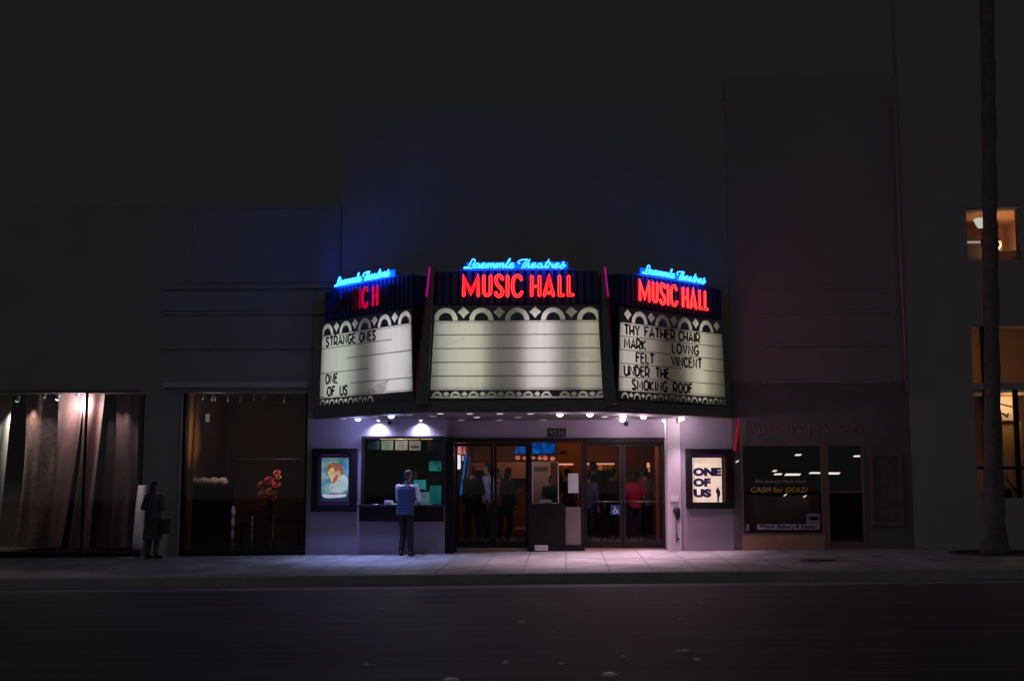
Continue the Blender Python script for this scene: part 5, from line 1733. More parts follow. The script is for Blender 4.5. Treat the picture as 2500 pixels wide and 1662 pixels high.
# figures face -y in their own frame
def person(label, x, Y, zg, height, face, top, bottom, hair=HAIRB, voxel=0.014, arms=None, stance=0.10, lean=0.0, sleeves='long', extra=None, fingers=False, skin=SKIN, turn=0.0, step=0.0, sway=0.0, hairlong=0.0, bob=0.0, skirt=False):
    t = thing('person', label, 'person', (x, Y, zg), face, 'people at the cinema')
    s = height / 1.75
    ln = lambda p: Vector((p[0] + lean * max(0, p[2] - .9) + sway * min(1, max(0, p[2] - .05) / .85), p[1], p[2])) * s
    sh_ = {'L': (-.185, .0, 1.41), 'R': (.185, .0, 1.41)}
    arms = arms or {}
    el = {'L': arms.get('eL', (-.25, .03, 1.13)), 'R': arms.get('eR', (.25, .03, 1.13))}
    wr = {'L': arms.get('wL', (-.25, -.08, .90)), 'R': arms.get('wR', (.25, -.08, .90))}
    hip = {'L': (-.085, 0, .92), 'R': (.085, 0, .92)}
    kn = {'L': (-stance, -.02, .50), 'R': (stance, -.02 - .6 * abs(step) - .3 * step, .505)}
    an = {'L': (-stance - .01, .03, .085), 'R': (stance + .01 + .3 * abs(step), .03 - step, .085)}
    rows = [(.84, .10, .09), (.90, .155, .11), (1.00, .15, .105), (1.10, .145, .10), (1.22, .16, .112), (1.33, .18, .115), (1.41, .165, .095), (1.46, .10, .075), (1.50, .055, .058)]
    hc = Vector((0, -.015, 1.635))
    rt = Matrix.Rotation(turn, 3, 'Z')
    hd = lambda p: ln(hc + rt @ Vector(p))
    # body
    mb = MB()
    torso(mb, [(ln((0, 0, z)).z, rx * s, ry * s, ln((0, 0, z)).x, 0) for z, rx, ry in rows])
    limb(mb, [ln((0, .005, 1.44)), ln((0, -.005, 1.56))], [.058 * s, .054 * s])
    mb.ell(hd((0, .005, .025)), .076 * s, .093 * s, .098 * s, 16, 12)
    mb.ell(hd((0, -.02, -.055)), .057 * s, .068 * s, .062 * s, 14, 10)
    mb.ell(hd((0, -.098, -.012)), .013 * s, .02 * s, .024 * s)
    mb.ell(hd((0, -.075, .03)), .05 * s, .02 * s, .012 * s)
    for sg in (-1, 1):
        mb.ell(hd((sg * .078, .01, -.005)), .012 * s, .022 * s, .034 * s)
    for k in 'LR':
        sg = -1 if k == 'L' else 1
        limb(mb, [ln(sh_[k]), ln(el[k])], [.052 * s, .040 * s])
        limb(mb, [ln(el[k]), ln(wr[k])], [.041 * s, .026 * s])
        d = (Vector(wr[k]) - Vector(el[k])).normalized()
        side = d.cross(Vector((0, 0, 1)))
        side = side.normalized() if side.length > .1 else Vector((0, 1, 0))
        nrm = side.cross(d)
        w_ = Vector(wr[k])
        limb(mb, [ln(w_), ln(w_ + d * .09)], [.026 * s, .034 * s])
        for f_ in range(4):
            b_ = w_ + d * .085 + side * (f_ - 1.5) * .020
            L_ = (.062, .075, .07, .055)[f_]
            limb(mb, [ln(b_), ln(b_ + d * L_ * .55), ln(b_ + d * L_ * .95 - nrm * .025)], [.0115 * s, .010 * s, .008 * s], 8)
        b_ = w_ + d * .03 - side * .03
        limb(mb, [ln(b_), ln(b_ + d * .035 - side * .02), ln(b_ + d * .065 - side * .018)], [.014 * s, .012 * s, .009 * s], 8)
        limb(mb, [ln(hip[k]), ln(kn[k])], [.085 * s, .055 * s])
        limb(mb, [ln(kn[k]), ln(an[k])], [.053 * s, .036 * s])
        limb(mb, [ln((an[k][0], an[k][1] + .01, .045)), ln((an[k][0] + sg * .02, an[k][1] - .18, .03))], [.040 * s, .030 * s])
    blob(mb, 'body', skin, t, voxel)
    # top
    mb = MB()
    e = .016
    torso(mb, [(ln((0, 0, z)).z, (rx + e + bob) * s, (ry + e + bob) * s, ln((0, 0, z)).x, 0) for z, rx, ry in ((.86, .15, .11), (.93, .155, .112), (1.02, .15, .108), (1.12, .15, .105), (1.22, .165, .115), (1.33, .185, .118), (1.42, .165, .095), (1.465, .085, .07))])
    for k in 'LR':
        if sleeves == 'long':
            limb(mb, [ln(sh_[k]), ln(el[k])], [.066 * s, .055 * s])
            limb(mb, [ln(el[k]), ln(Vector(el[k]).lerp(Vector(wr[k]), .95))], [.055 * s, .038 * s])
        elif sleeves == 'short':
            limb(mb, [ln(sh_[k]), ln(Vector(sh_[k]).lerp(Vector(el[k]), .75))], [.066 * s, .058 * s])
    blob(mb, 'shirt' if sleeves == 'short' else 'jacket', top, t, voxel)
    # trousers
    mb = MB()
    torso(mb, [(ln((0, 0, z)).z, rx * s, ry * s, ln((0, 0, z)).x, 0) for z, rx, ry in ((.80, .13, .105), (.86, .165, .12), (.93, .168, .122), (.98, .160, .116))])
    for k in 'LR':
        limb(mb, [ln(hip[k]), ln(kn[k]), ln((an[k][0], an[k][1] - .01, .10))], [.100 * s, .075 * s, .060 * s])
    if skirt:
        torso(mb, [(ln((0, 0, z)).z, rx * s, ry * s, 0, 0) for z, rx, ry in ((.42, .24, .2), (.6, .22, .18), (.9, .175, .135), (1.0, .165, .12))])
    blob(mb, 'trousers', bottom, t, voxel)
    for k in 'LR':
        sg = -1 if k == 'L' else 1
        mb = MB()
        limb(mb, [ln((an[k][0], an[k][1] + .025, .050)), ln((an[k][0] + sg * .006, an[k][1] - .07, .048)), ln((an[k][0] + sg * .02, an[k][1] - .195, .036))], [.048 * s, .046 * s, .036 * s])
        for v in mb.bm.verts:
            if v.co.z < .006: v.co.z = .006
        mb.build('shoe', SHOE, t, world=False)
    # hair
    mb = MB()
    mb.ell(hd((0, .018, .040)), .083 * s, .094 * s, .094 * s, 16, 12)
    mb.ell(hd((0, .045, -.01)), .074 * s, .066 * s, .085 * s, 14, 10)
    if hairlong:
        limb(mb, [hd((0, .055, .0)), hd((0, .075, -hairlong))], [.075 * s, .07 * s])
    for v in mb.bm.verts:
        q_ = rt.inverted() @ (v.co / s - hc)
        if q_.y < -.055 and q_.z < .075: v.co += (rt @ Vector((0, (-.055 - q_.y) * .9, 0))) * s
    blob(mb, 'hair', hair, t, voxel * .8, 4)
    for sg in (-1, 1):
        MB().ell(hd((sg * .030, -.083, .018)), .010 * s, .007 * s, .007 * s).build('eye', EYE, t, world=False)
    MB().ell(hd((0, -.088, -.055)), .022 * s, .007 * s, .006 * s).build('mouth', LIP, t, world=False)
    return t, s, ln, hd


BLACKC = M('black_cloth', (0.018, 0.016, 0.018), 0.8, 0.2, 10)
DKDENIM = M('dark_denim', (0.025, 0.03, 0.05), 0.8, 0.2, 12)
NAVYV = M('navy_quilt', (0.006, 0.030, 0.092), 0.5, 0.15, 10, sheen=0.2)
WHITES = M('white_shirt_cloth', (0.66, 0.64, 0.68), 0.75, 0.05, 14)
# --- the man at the box office, seen from behind
pm = atz(992, 1352, -0.045)
zg = gslope(gx(992, 1352, -0.66))
xm_ = gx(992, 1352, -0.66)
FACEB = PI    # turned to the window
t, s, ln, hd = person('man in a quilted navy vest and white sleeves waiting at the box office', xm_, -0.66, zg, 1.70, FACEB + R(-6), WHITES, M('black_trousers', (0.009, 0.009, 0.011), 0.75, 0.2, 12), HAIRG,
                      voxel=0.009, arms={'eL': (-.27, -.03, 1.15), 'wL': (-.16, -.24, 1.09), 'eR': (.19, -.10, 1.15), 'wR': (.10, -.30, 1.12)}, stance=0.085, lean=-0.07, sway=0.03, step=0.14, turn=R(-14))
seg = 36
rings = []
n = 60
for i in range(n + 1):
    k = i / n
    z = .845 + (1.475 - .845) * k
    def prof(z):
        tab = [(.84, .176, .138), (.90, .174, .136), (1.0, .174, .136), (1.12, .172, .136), (1.25, .188, .145), (1.34, .198, .142), (1.41, .178, .118), (1.45, .115, .09), (1.475, .085, .08)]
        for (z0, a0, b0), (z1, a1, b1) in zip(tab, tab[1:]):
            if z <= z1 + 1e-6:
                f = (z - z0) / (z1 - z0)
                return a0 + (a1 - a0) * f, b0 + (b1 - b0) * f
        return tab[-1][1:]
    a, b = prof(z)
    puff = 0.015 * abs(math.sin(PI * (z - .90) / 0.062)) ** 0.55 * (1 if z < 1.42 else 0.3)
    rings.append([ln(((a + puff) * math.cos(2 * PI * j / seg), (b + puff) * math.sin(2 * PI * j / seg), z)) for j in range(seg)])
MB().loft(rings).build('quilted_vest', NAVYV, t, world=False)
MB().loft([[ln(((r_) * math.cos(2 * PI * j / 20), (r_ * .95) * math.sin(2 * PI * j / 20) + .004, z)) for j in range(20)] for z, r_ in ((1.455, .088), (1.48, .078), (1.515, .070), (1.525, .066))]).build('vest_collar', NAVYV, t, world=False)
# --- silhouette pedestrian on the left
xl_ = gx(371, 1357, -0.55)
t, s, ln, hd = person('dark silhouetted pedestrian in a long coat standing by the pillar on the far left', xl_, -0.55, gslope(xl_), 1.54, R(165), M('dark_coat', (0.07, 0.065, 0.065), 0.85, 0.2, 10), M('dark_coat', (0, 0, 0)), HAIRB, voxel=0.014,
                      arms={'eL': (-.27, .02, 1.14), 'wL': (-.14, -.20, 1.16), 'eR': (.29, .0, 1.15), 'wR': (.15, -.22, 1.17)}, hairlong=0.16, bob=0.035, skirt=True)
mb = MB().box(-0.34, -0.22, -0.12, 0.12, 0.50, 0.80, 0.03)
bg_ = mb.build('shoulder_bag', M('dark_bag', (0.03, 0.02, 0.025), 0.6, 0.2, 10), t, world=False)

# --- the crowd in the lobby
zl0 = 0.056


def lob(px, Y, **kw):
    label = kw.pop('label')
    return person(label, gx(px, 1200, Y), Y, zl0, **kw)


MAUVE = M('mauve_cloth', (0.30, 0.17, 0.20), 0.8, 0.12, 10)
PURP = M('purple_cloth', (0.16, 0.11, 0.22), 0.8, 0.12, 10)
REDS = M('red_cloth', (0.62, 0.012, 0.045), 0.8, 0.1, 10)
GREYS = M('grey_mauve_cloth', (0.20, 0.14, 0.16), 0.8, 0.12, 10)
PALES = M('pale_blue_shirt', (0.52, 0.54, 0.72), 0.75, 0.06, 12)
CHAR = M('charcoal_cloth', (0.045, 0.040, 0.045), 0.8, 0.2, 10)
DMAR = M('dark_maroon_cloth', (0.07, 0.018, 0.022), 0.8, 0.2, 10)
DBRN = M('dark_brown_cloth', (0.06, 0.035, 0.025), 0.8, 0.2, 10)
RHAIR = M('red_brown_hair', (0.10, 0.03, 0.02), 0.5, 0.3, 30)
lob(1160, 1.55, label='broad figure in a black suit with his back to the street, behind the left door', height=1.70, face=PI + .5, top=BLACKC, bottom=BLACKC, hair=RHAIR, bob=0.02, lean=.06, sway=.03, step=.12,
    arms={'eL': (-.24, .02, 1.14), 'wL': (-.06, -.22, 1.12), 'eR': (.24, .06, 1.13), 'wR': (.22, -.04, .90)})
lob(1191, 2.2, label='man in a pale blue shirt beside the black suited figure', height=1.76, face=R(-62), top=PALES, bottom=CHAR, turn=R(-25), lean=-.05, arms={'eL': (-.23, .02, 1.14), 'wL': (-.10, -.24, 1.06)}, step=-.1)
lob(1214, 3.0, label='person in a dull pink top half hidden by the door post', height=1.62, face=R(40), top=MAUVE, bottom=DKDENIM, sleeves='short', lean=.05, arms={'eR': (.25, .0, 1.12), 'wR': (.08, -.22, 1.16)})
lob(1236, 2.0, label='dark haired person in charcoal behind the second glass door', height=1.66, face=PI - .9, top=CHAR, bottom=BLACKC, hairlong=.1, lean=-.06, sway=-.03, step=.15, turn=.4, arms={'eR': (.22, .02, 1.12), 'wR': (.02, -.24, 1.20)})
lob(1338, 1.5, label='ticket clerk in black leaning on the podium behind the clear screen', height=1.50, face=R(28), top=BLACKC, bottom=BLACKC, hair=RHAIR, lean=.16, turn=R(20), sleeves='short', arms={'eL': (-.24, -.12, 1.17), 'wL': (-.26, -.36, 1.14), 'eR': (.22, -.1, 1.17), 'wR': (-.08, -.34, 1.13)})
lob(1385, 2.1, label='dark haired person behind the white paper sheet on the glass', height=1.64, face=PI + .9, top=DMAR, bottom=BLACKC, sleeves='short', lean=.05, step=.1, arms={'eL': (-.25, .02, 1.12), 'wL': (-.14, -.18, 1.0)})
lob(1436, 1.45, label='person in a mauve top and jeans at the left edge of the third door', height=1.60, face=PI - .3, top=PURP, bottom=DKDENIM, lean=-.05, sway=.03, step=.1, arms={'eR': (.24, .0, 1.13), 'wR': (.10, -.2, 1.05)})
lob(1453, 2.1, label='tall man in a dark coat queueing behind the third door', height=1.80, face=PI + .3, top=BLACKC, bottom=BLACKC, bob=.02, lean=.05, turn=-.4, step=-.12)
lob(1492, 2.5, label='person in a brown top raising one bare arm to the lit snack case', height=1.64, face=PI - .6, top=DBRN, bottom=BLACKC, sleeves='short', lean=-.08, arms={'eL': (-.30, -.10, 1.30), 'wL': (-.18, -.26, 1.48)}, step=.14)
lob(1548, 1.6, label='person in a bright red shirt with black hair inside the rightmost door', height=1.60, face=PI + .15, top=REDS, bottom=DKDENIM, sleeves='short', hairlong=.12, sway=-.03, lean=.06, step=.1, arms={'eL': (-.24, .0, 1.13), 'wL': (-.12, -.2, 1.06)})
lob(1579, 1.9, label='person in a grey mauve shirt right of the one in red', height=1.67, face=PI + .7, top=GREYS, bottom=BLACKC, sleeves='short', lean=.07, sway=.03, arms={'eR': (.27, .02, 1.14), 'wR': (.24, -.18, 1.0)}, step=-.1)
lamp('lobby_fill', 'SPOT', at(1183, 1085, 1.1), 9, (0.75, 0.65, 1.0), None, at(1190, 1190, 2.3), 50, 1, 0.04)  # added spot that brightens the pale blue shirt
lamp('lobby_fill', 'SPOT', at(1540, 1086, 0.95), 5, (1.0, 0.45, 0.45), None, at(1552, 1220, 1.6), 60, 1, 0.04)  # added spot that brightens the red shirt
lamp('lobby_fill', 'SPOT', at(1440, 1086, 0.95), 1.5, (0.8, 0.55, 1.0), None, at(1440, 1200, 1.45), 60, 1, 0.04)  # added spot that brightens the mauve top

# ================================================================== JEWELLERY SHOP on the right
J0, J1 = C1 + 0.003, gx(2226, 1150)
JB = thing('jewellery_shop', 'dark jewellery shop right of the cinema with faint lettering over its window', 'building', ((J0 + J1) / 2, 0, 0.06))
zjw0, zjw1 = gz(1300, 0, 1900), gz(1088, 0, 1900)
xw0, xw1 = gx(1810, 1200), gx(2010, 1200)
xd0, xd1 = gx(2018, 1200), gx(2112, 1200)
mb = MB()
zjs = gz(930, 0, 1990)
mb.box(J0, J1, 0.001, 0.3, zjs, 9.9)
mb.build('wall', RIGHTWALL, JB)
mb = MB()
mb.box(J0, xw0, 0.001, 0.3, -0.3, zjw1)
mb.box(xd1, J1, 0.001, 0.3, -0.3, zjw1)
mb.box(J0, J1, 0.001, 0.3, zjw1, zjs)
mb.build('shop_front', M('unlit_shop_front', (0.16, 0.145, 0.15), 0.7, 0.14, 3), JB)  # darkened where the marquee lamps do not reach
for (a, b) in ((706, 697), (766, 757), (846, 838), (936, 928)):
    MB().box(gx(1858, 800), gx(2170, 800), -0.02, 0.0, gz(a, 0, 2000), gz(b, 0, 2000), 0.01).build('string_course', RIGHTWALL, JB)
a, b = at(2200, 955, -0.1), at(2203, 280, -0.1)
MB().tube([at(2216, 955, -0.12), at(2200, 640, -0.12), at(2184, 250, -0.12)], 0.035, 8).build('downpipe', M('pipe_paint', (0.36, 0.22, 0.28), 0.5, 0.1, 5), JB)
MB().box(xw0, xw1, -0.03, 0.3, -0.2, zjw0 - .05, 0.004).build('stall_riser', M('tan_tiles', (0.50, 0.26, 0.19), 0.5, 0.14, 3), JB)
mb = MB()
s_ = 0.04
mb.box(xw0, xw0 + s_, -0.02, 0.06, zjw0 - .049, zjw1)
mb.box(xw1 - s_, xw1, -0.02, 0.06, zjw0 - .049, zjw1)
mb.box(xw0 + s_, xw1 - s_, -0.018, 0.06, zjw0 - .049, zjw0)
mb.build('window_frame', BROWNFRAME, JB)
MB().box(xw0 + s_, xw1 - s_, 0.02, 0.026, zjw0, zjw1 - .001).build('window_glass', GLASS, JB)
g1 = gslope(xd0)
fr = MB()
fr.box(xw1 + .003, xd0 + .05, -0.018, 0.12, g1 - .1, zjw1 - .002)
fr.box(xd1 - .05, xd1 - .002, -0.018, 0.12, g1 - .1, zjw1 - .002)
fr.box(xd0 + .051, xd1 - .051, 0.01, 0.08, gz(1200, 0, 2060) - .02, gz(1200, 0, 2060) + .02)
fr.box(xd0 + .051, xd1 - .051, 0.01, 0.08, g1 - .1, g1 + .14)
dr = fr.build('door', BROWNFRAME, JB)
MB().box(xd0 + .051, xd1 - .051, 0.04, 0.045, g1 + .14, gz(1200, 0, 2060) - .02).build('door_glass', GLASS, dr)
MB().box(xd0 + .051, xd1 - .051, 0.04, 0.045, gz(1200, 0, 2060) + .02, zjw1 - .003).build('door_glass', GLASS, dr)
mb = MB()
mb.box(J0, J1 - .1, 3.4, 3.5, -.1, 3.1)
mb.box(J0, J0 + .1, .31, 3.4, -.1, 3.1)
mb.box(J1 - .2, J1 - .1, .31, 3.4, -.1, 3.1)
mb.box(J0, J1 - .1, .31, 3.4, 2.75, 2.85)
mb.box(J0, J1 - .1, .31, 3.4, -.1, .02)
mb.build('interior_wall', DARKIN, JB)
# display cloth behind the window
a, b = at(1812, 1299, 0.4), at(2000, 1204, 0.4)
t = thing('backing_cloth', 'dull brown cloth backing behind the jewellery window', 'display', ((a.x + b.x) / 2, 0.4, a.z))
def clf(u, v):
    sag = 0.06 * math.sin(PI * u) * v
    return (a.x + (b.x - a.x) * u, 0.42 + 0.03 * math.sin(14 * u) + 0.01 * math.sin(31 * u + 3 * v), a.z + (b.z - a.z) * v - sag)
MB().grid(clf, 40, 10).build('cloth', M('brown_backing', (0.42, 0.27, 0.25), 0.6, 0.15, 5), t)
box('stage', M('stage_dark', (0.05, 0.04, 0.04), 0.7, 0.1, 5), t, a.x, b.x, 0.10, 0.38, a.z - .05, a.z + .0)
# window lettering
Yw = 0.012
WF = M('faint_white_lettering', (0.24, 0.20, 0.20), 0.6, 0.2, 9)
YEL = M('yellow_lettering', (0.62, 0.36, 0.03), 0.6, 0.15, 9)
def line(name, txt, px0, px1, pyb, hpx, mat, label, Y=Yw, shear=0.0, cat='lettering', bold=0.0):
    a, b = at(px0, pyb, Y), at(px1, pyb, Y)
    o = MB().text(txt, hpx / 118 * 1.38, (a.x, Y, a.z), 0.002, fit=b.x - a.x, shear=shear, bold=bold).build(name, mat)
    return tag(o, label, cat, 'painted lettering of the jewellery shop')
ROSE = M('rose_lettering', (0.38, 0.17, 0.22), 0.6, 0.25, 9)
line('shop_lettering', "Russell's Jewelers", 1828, 2105, 1057, 24, ROSE, 'large faint rose lettering across the shop front over the window', -0.012)
line('shop_lettering', 'Diamonds  Watches  Repair', 1820, 2035, 1086, 9, ROSE, 'small faint line of rose lettering under the large shop name', -0.012)
line('window_lettering', 'Fine Jewelry Made Here', 1842, 1968, 1178, 8, M('grey_script', (0.42, 0.36, 0.38), 0.6, 0.2, 9), 'thin slanted pale script line above the yellow lettering', Yw, 0.4)
line('window_lettering', 'CASH for GOLD', 1833, 1972, 1201, 12.5, YEL, 'yellow CASH for GOLD lettering on the jewellery window', Yw, 0, 'lettering', 0.004)
a, b = at(1849, 1292, 0.012), at(2008, 1279, 0.012)
t = thing('window_banner', 'white paper strip in the jewellery window reading Watch Battery', 'banner', ((a.x + b.x) / 2, 0.012, a.z))
box('strip', M('banner_paper', (0.55, 0.42, 0.50), 0.7, 0.06, 9), t, a.x, b.x - .06, 0.010, 0.014, a.z, b.z)
MB().text('Watch Battery & Repair', 0.11, (a.x + .03, 0.0075, a.z + .03), 0.001, fit=(b.x - a.x) - .15, bold=.003).build('lettering', NAVY, t)
a, b = at(1969, 1281, 0.016), at(2009, 1253, 0.016)
t = thing('window_card', 'pale card with a dark oval mark above the paper strip', 'card', ((a.x + b.x) / 2, 0.02, a.z))
box('sheet', M('card_grey', (0.30, 0.24, 0.28), 0.7, 0.06, 9), t, a.x, b.x - .06, 0.0155, 0.0185, a.z, b.z)
mb = MB().ell(((a.x + b.x) / 2 - .02, 0.0155, (a.z + b.z) / 2 + .02), .10, .002, .04)
mb.build('oval_mark', BLACK, t)
a, b = at(1820, 1296, 0.016), at(1829, 1279, 0.016)
tag(MB().box(a.x, b.x, 0.014, 0.0175, a.z, b.z).build('window_sticker', M('sticker_grey', (0.28, 0.26, 0.34), 0.6, 0.1, 9)), 'small grey sticker in the lower left corner of the jewellery window', 'sticker')
# fluorescent fixtures inside
FT = E('shop_fluorescent', (1.0, 0.86, 0.80), 1.15)
for (x0, x1, y, h, lab) in ((1940, 1958, 1110, 4, 'short lit ceiling strip above the middle of the jewellery window'), (1885, 1898, 1149, 4, 'smallest lit ceiling strip, over the slanted script'),
                            (1889, 1911, 1157, 4, 'lit striped ceiling strip, left one of the low pair'), (1915, 1956, 1158, 5, 'longest lit striped ceiling strip, right one of the low pair'),
                            (1975, 2007, 1154, 4, 'lit curved ceiling strip left of the shop door'), (2019, 2052, 1155, 5, 'lit ceiling strip in the top of the shop door'), (2083, 2105, 1113, 4, 'lit ceiling strip at the upper right of the shop door')):
    Yi = 2.6
    a, b = at(x0, y + h / 2, Yi), at(x1, y - h / 2, Yi)
    t = thing('strip_light', lab, 'ceiling light', ((a.x + b.x) / 2, Yi, a.z), 0, 'strip lights inside the jewellery shop')
    MB().prism([(a.x, a.z), (b.x - .04, a.z), (b.x, b.z), (a.x + .04, b.z)], 'y', Yi, Yi + .03).build('diffuser', FT, t)
    mb = MB()
    mb.box(a.x + .02, b.x - .02, Yi + .031, Yi + .07, a.z - .005, b.z + .005)
    mb.tube([((a.x + b.x) / 2, Yi + .05, b.z), ((a.x + b.x) / 2, Yi + .05, 2.75)], .004, 5)
    mb.build('fitting', BLACK, t)
for (px, py, lab) in ((1800, 1126, 'tiny glinting bulb at the left edge of the jewellery shop'), (1917, 1208, 'tiny glinting bulb above the brown backing, left'), (1965, 1211, 'tiny glinting bulb above the brown backing, right')):
    p = at(px, py, 0.3 if px > 1805 else -0.03)
    tag(MB().tube([p + Vector((-.03, 0, -.02)), p + Vector((.03, 0, .02))], .009, 6).build('bulb', FT), lab, 'bulb', 'tiny bulbs at the jewellery shop')
# red pennant between the two fronts
a0, a1, b0, b1 = at(1799, 1016, -0.15), at(1803, 1014, -0.15), at(1790, 1101, -0.15), at(1806, 1100, -0.15)
mb = MB()
def pen(u, v):
    L_ = Vector(a0).lerp(Vector(b0), v); R_ = Vector(a1).lerp(Vector(b1), v)
    p_ = L_.lerp(R_, u)
    return (p_.x, p_.y + 0.025 * math.sin(4 * u + 3 * v), p_.z)
mb.grid(pen, 8, 14)
t = thing('pennant', 'dark red hanging pennant between the cinema and the jewellery shop', 'pennant', b0)
mb.build('cloth', M('red_pennant', (0.50, 0.01, 0.05), 0.8, 0.1, 6), t)
MB().tube([Vector(a0) + Vector((0, 0, .01)), Vector(a0) + Vector((0.02, 0.15, .01))], .008, 6).build('pole', BLACK, t)
# small display case right of the door
a, b = at(2128, 1282, -0.02), at(2200, 1106, -0.02)
t = thing('wall_display', 'dim brown framed display case right of the jewellery shop door', 'display case', ((a.x + b.x) / 2, -0.02, a.z))
mb = MB()
for (x0, x1, z0, z1) in ((a.x, a.x + .06, a.z, b.z), (b.x - .06, b.x, a.z, b.z), (a.x + .061, b.x - .061, a.z, a.z + .06), (a.x + .061, b.x - .061, b.z - .06, b.z)):
    mb.box(x0, x1, -0.06, 0.0, z0, z1)
mb.build('case_frame', BROWNFRAME, t)
box('case_back', M('case_dull', (0.13, 0.10, 0.10), 0.5, 0.4, 4), t, a.x + .06, b.x - .06, -0.02, 0.0, a.z + .06, b.z - .06)

# ================================================================== FAR RIGHT BUILDING
K0, K1 = J1 + .003, gx(2700, 1150)
FB = thing('corner_building', 'tall dark building at the far right with warm lit windows', 'building', ((K0 + K1) / 2, 0, 0.1))
def wz(py): return gz(py, 0, 2430)
ux0, ux1 = gx(2360, 560), gx(2492, 560)
vx0, vx1 = gx(2373, 860), gx(2620, 860)
z_u0, z_u1 = wz(636), wz(507)
z_a0, z_a1 = wz(935), wz(796)
z_b0, z_b1 = wz(1215), wz(951)
mb = MB()
mb.box(K0, min(ux0, vx0), .001, .3, -.3, 12)
mb.box(min(ux0, vx0) + .0, K1, .001, .3, z_u1, 12)
mb.box(ux1, K1, .001, .3, z_u0, z_u1)
mb.box(min(ux0, vx0), K1, .001, .3, z_a1, z_u0)
if vx0 > ux0: mb.box(ux0, vx0, .001, .3, -.3, z_a1)
mb.box(vx0, K1, .001, .3, z_b1, z_a0)
mb.box(vx0, K1, .001, .3, -.3, z_b0)
mb.build('wall', FARWALL, FB)
mb = MB()
for (px, w_) in ((2417, .20),):
    mb.box(gx(px, 560) - w_ / 2, gx(px, 560) + w_ / 2, .02, .12, z_u0, z_u1)
mb.build('window_mullion', FRAME, FB)
mb = MB()
mb.box(gx(2413, 860) - .12, gx(2413, 860) + .12, .02, .12, z_b0, z_b1)
mb.box(gx(2413, 860) - .12, gx(2413, 860) + .12, .02, .12, z_a0, z_a1)
mb.box(gx(2484, 1050) - .03, gx(2484, 1050) + .05, .02, .12, z_b0, z_b1)
mb.box(vx0, K1, .022, .118, wz(1145), wz(1138))
mb.build('window_mullion', FRAME, FB)
for (x0, x1, z0, z1) in ((ux0, ux1, z_u0, z_u1), (vx0, K1, z_a0, z_a1), (vx0, K1, z_b0, z_b1)):
    MB().box(x0, x1, .15, .156, z0, z1).build('window_glass', GLASS, FB)
ORW = M('ochre_room_paint', (0.62, 0.32, 0.16), 0.85, 0.06, 2)
DBR = M('dark_cabinet', (0.05, 0.03, 0.025), 0.5, 0.2, 5)
def room(z0, z1, x0, x1, d, mat, name):
    mb = MB()
    mb.box(x0, x1, d, d + .1, z0, z1)
    mb.box(x0 - .1, x0, .31, d, z0, z1)
    mb.box(x1, x1 + .1, .31, d, z0, z1)
    mb.box(x0 - .1, x1 + .1, .31, d + .1, z1, z1 + .1)
    mb.box(x0 - .1, x1 + .1, .31, d + .1, z0 - .1, z0)
    mb.build(name, mat, FB)
room(z_u0 - .5, z_u1 + .12, ux0 - .5, ux1 + .6, 2.6, ORW, 'upper_room')
room(z_a0 - .05, z_a1 + .25, vx0 - .3, K1 - .2, 3.0, M('brown_room_paint', (0.42, 0.24, 0.13), 0.85, 0.06, 2), 'middle_room')
room(z_b0 - .5, z_b1 + .05, vx0 - .3, K1 - .2, 2.4, MATS['brown_room_paint'], 'lower_room')
lamp('room_lamp', 'POINT', (gx(2455, 560, 1.2), 1.3, wz(580)), 17, (1, 0.66, 0.38), None, radius=.12)
lamp('room_lamp', 'POINT', (gx(2450, 900, 1.2), 1.2, z_a0 + .35), 11, (1, 0.66, 0.38), None, radius=.1)
lamp('room_lamp', 'POINT', (gx(2470, 1050, 1.2), 1.2, wz(980)), 11, (1, 0.72, 0.42), None, radius=.1)
# contents of the upper room
p = at(2394, 542, 1.0)
t = thing('lamp_shade', 'white glowing lamp shade in the upper left window of the corner building', 'lamp', p)
MB().lathe((p.x, p.y, p.z), [(0.06, -0.13), (0.10, -.06), (0.145, 0.05), (0.13, 0.07)], 24).build('shade', E('white_shade', (0.85, 0.82, 0.72), .75), t)
MB().tube([(p.x, p.y, p.z + .07), (p.x, p.y, z_u1 + .12)], .006, 6).build('cord', BLACK, t)
x0, x1 = gx(2362, 600, 1.6), gx(2396, 600, 1.6)
t = thing('cabinet', 'dark cabinet with a bright shelf edge in the upper left window', 'cabinet', ((x0 + x1) / 2, 1.7, z_u0 - .5))
box('carcass', DBR, t, x0 - .3, x1, 1.6, 2.1, z_u0 - .5, gz(576, 1.6, 2400), .005)
box('shelf_edge', E('shelf_glow', (1.0, 0.66, 0.58), .45), t, x0, x1 - .03, 1.57, 1.599, gz(594, 1.6, 2400), gz(589, 1.6, 2400))  # white shelf edge given a glow of its own
x0, x1 = gx(2434, 600, 1.6), gx(2446, 600, 1.6)
t = thing('cabinet', 'dark cabinet with a bright pale handle in the upper right window', 'cabinet', ((x0 + x1) / 2, 1.7, z_u0 - .5))
box('carcass', DBR, t, x0 - .25, x1, 1.6, 2.1, z_u0 - .5, gz(577, 1.6, 2440), .005)
mb = MB().tube([at(2436, 590, 1.55), at(2442, 589, 1.55), at(2443, 600, 1.55), at(2437, 607, 1.55)], .022, 8)
mb.build('handle', M('pale_handle', (0.75, 0.6, 0.5), 0.4, 0.05, 9), t)
x0, x1 = gx(2436, 620, 1.0), gx(2495, 620, 1.0)
t = thing('worktop', 'low brown worktop under the orange wall of the upper right window', 'worktop', ((x0 + x1) / 2, 1.2, z_u0 - .5))
box('top', M('brown_worktop', (0.30, 0.16, 0.10), 0.5, 0.15, 5), t, x0, x1, 1.0, 1.5, z_u0 - .1, gz(612, 1.0, 2460), .006)
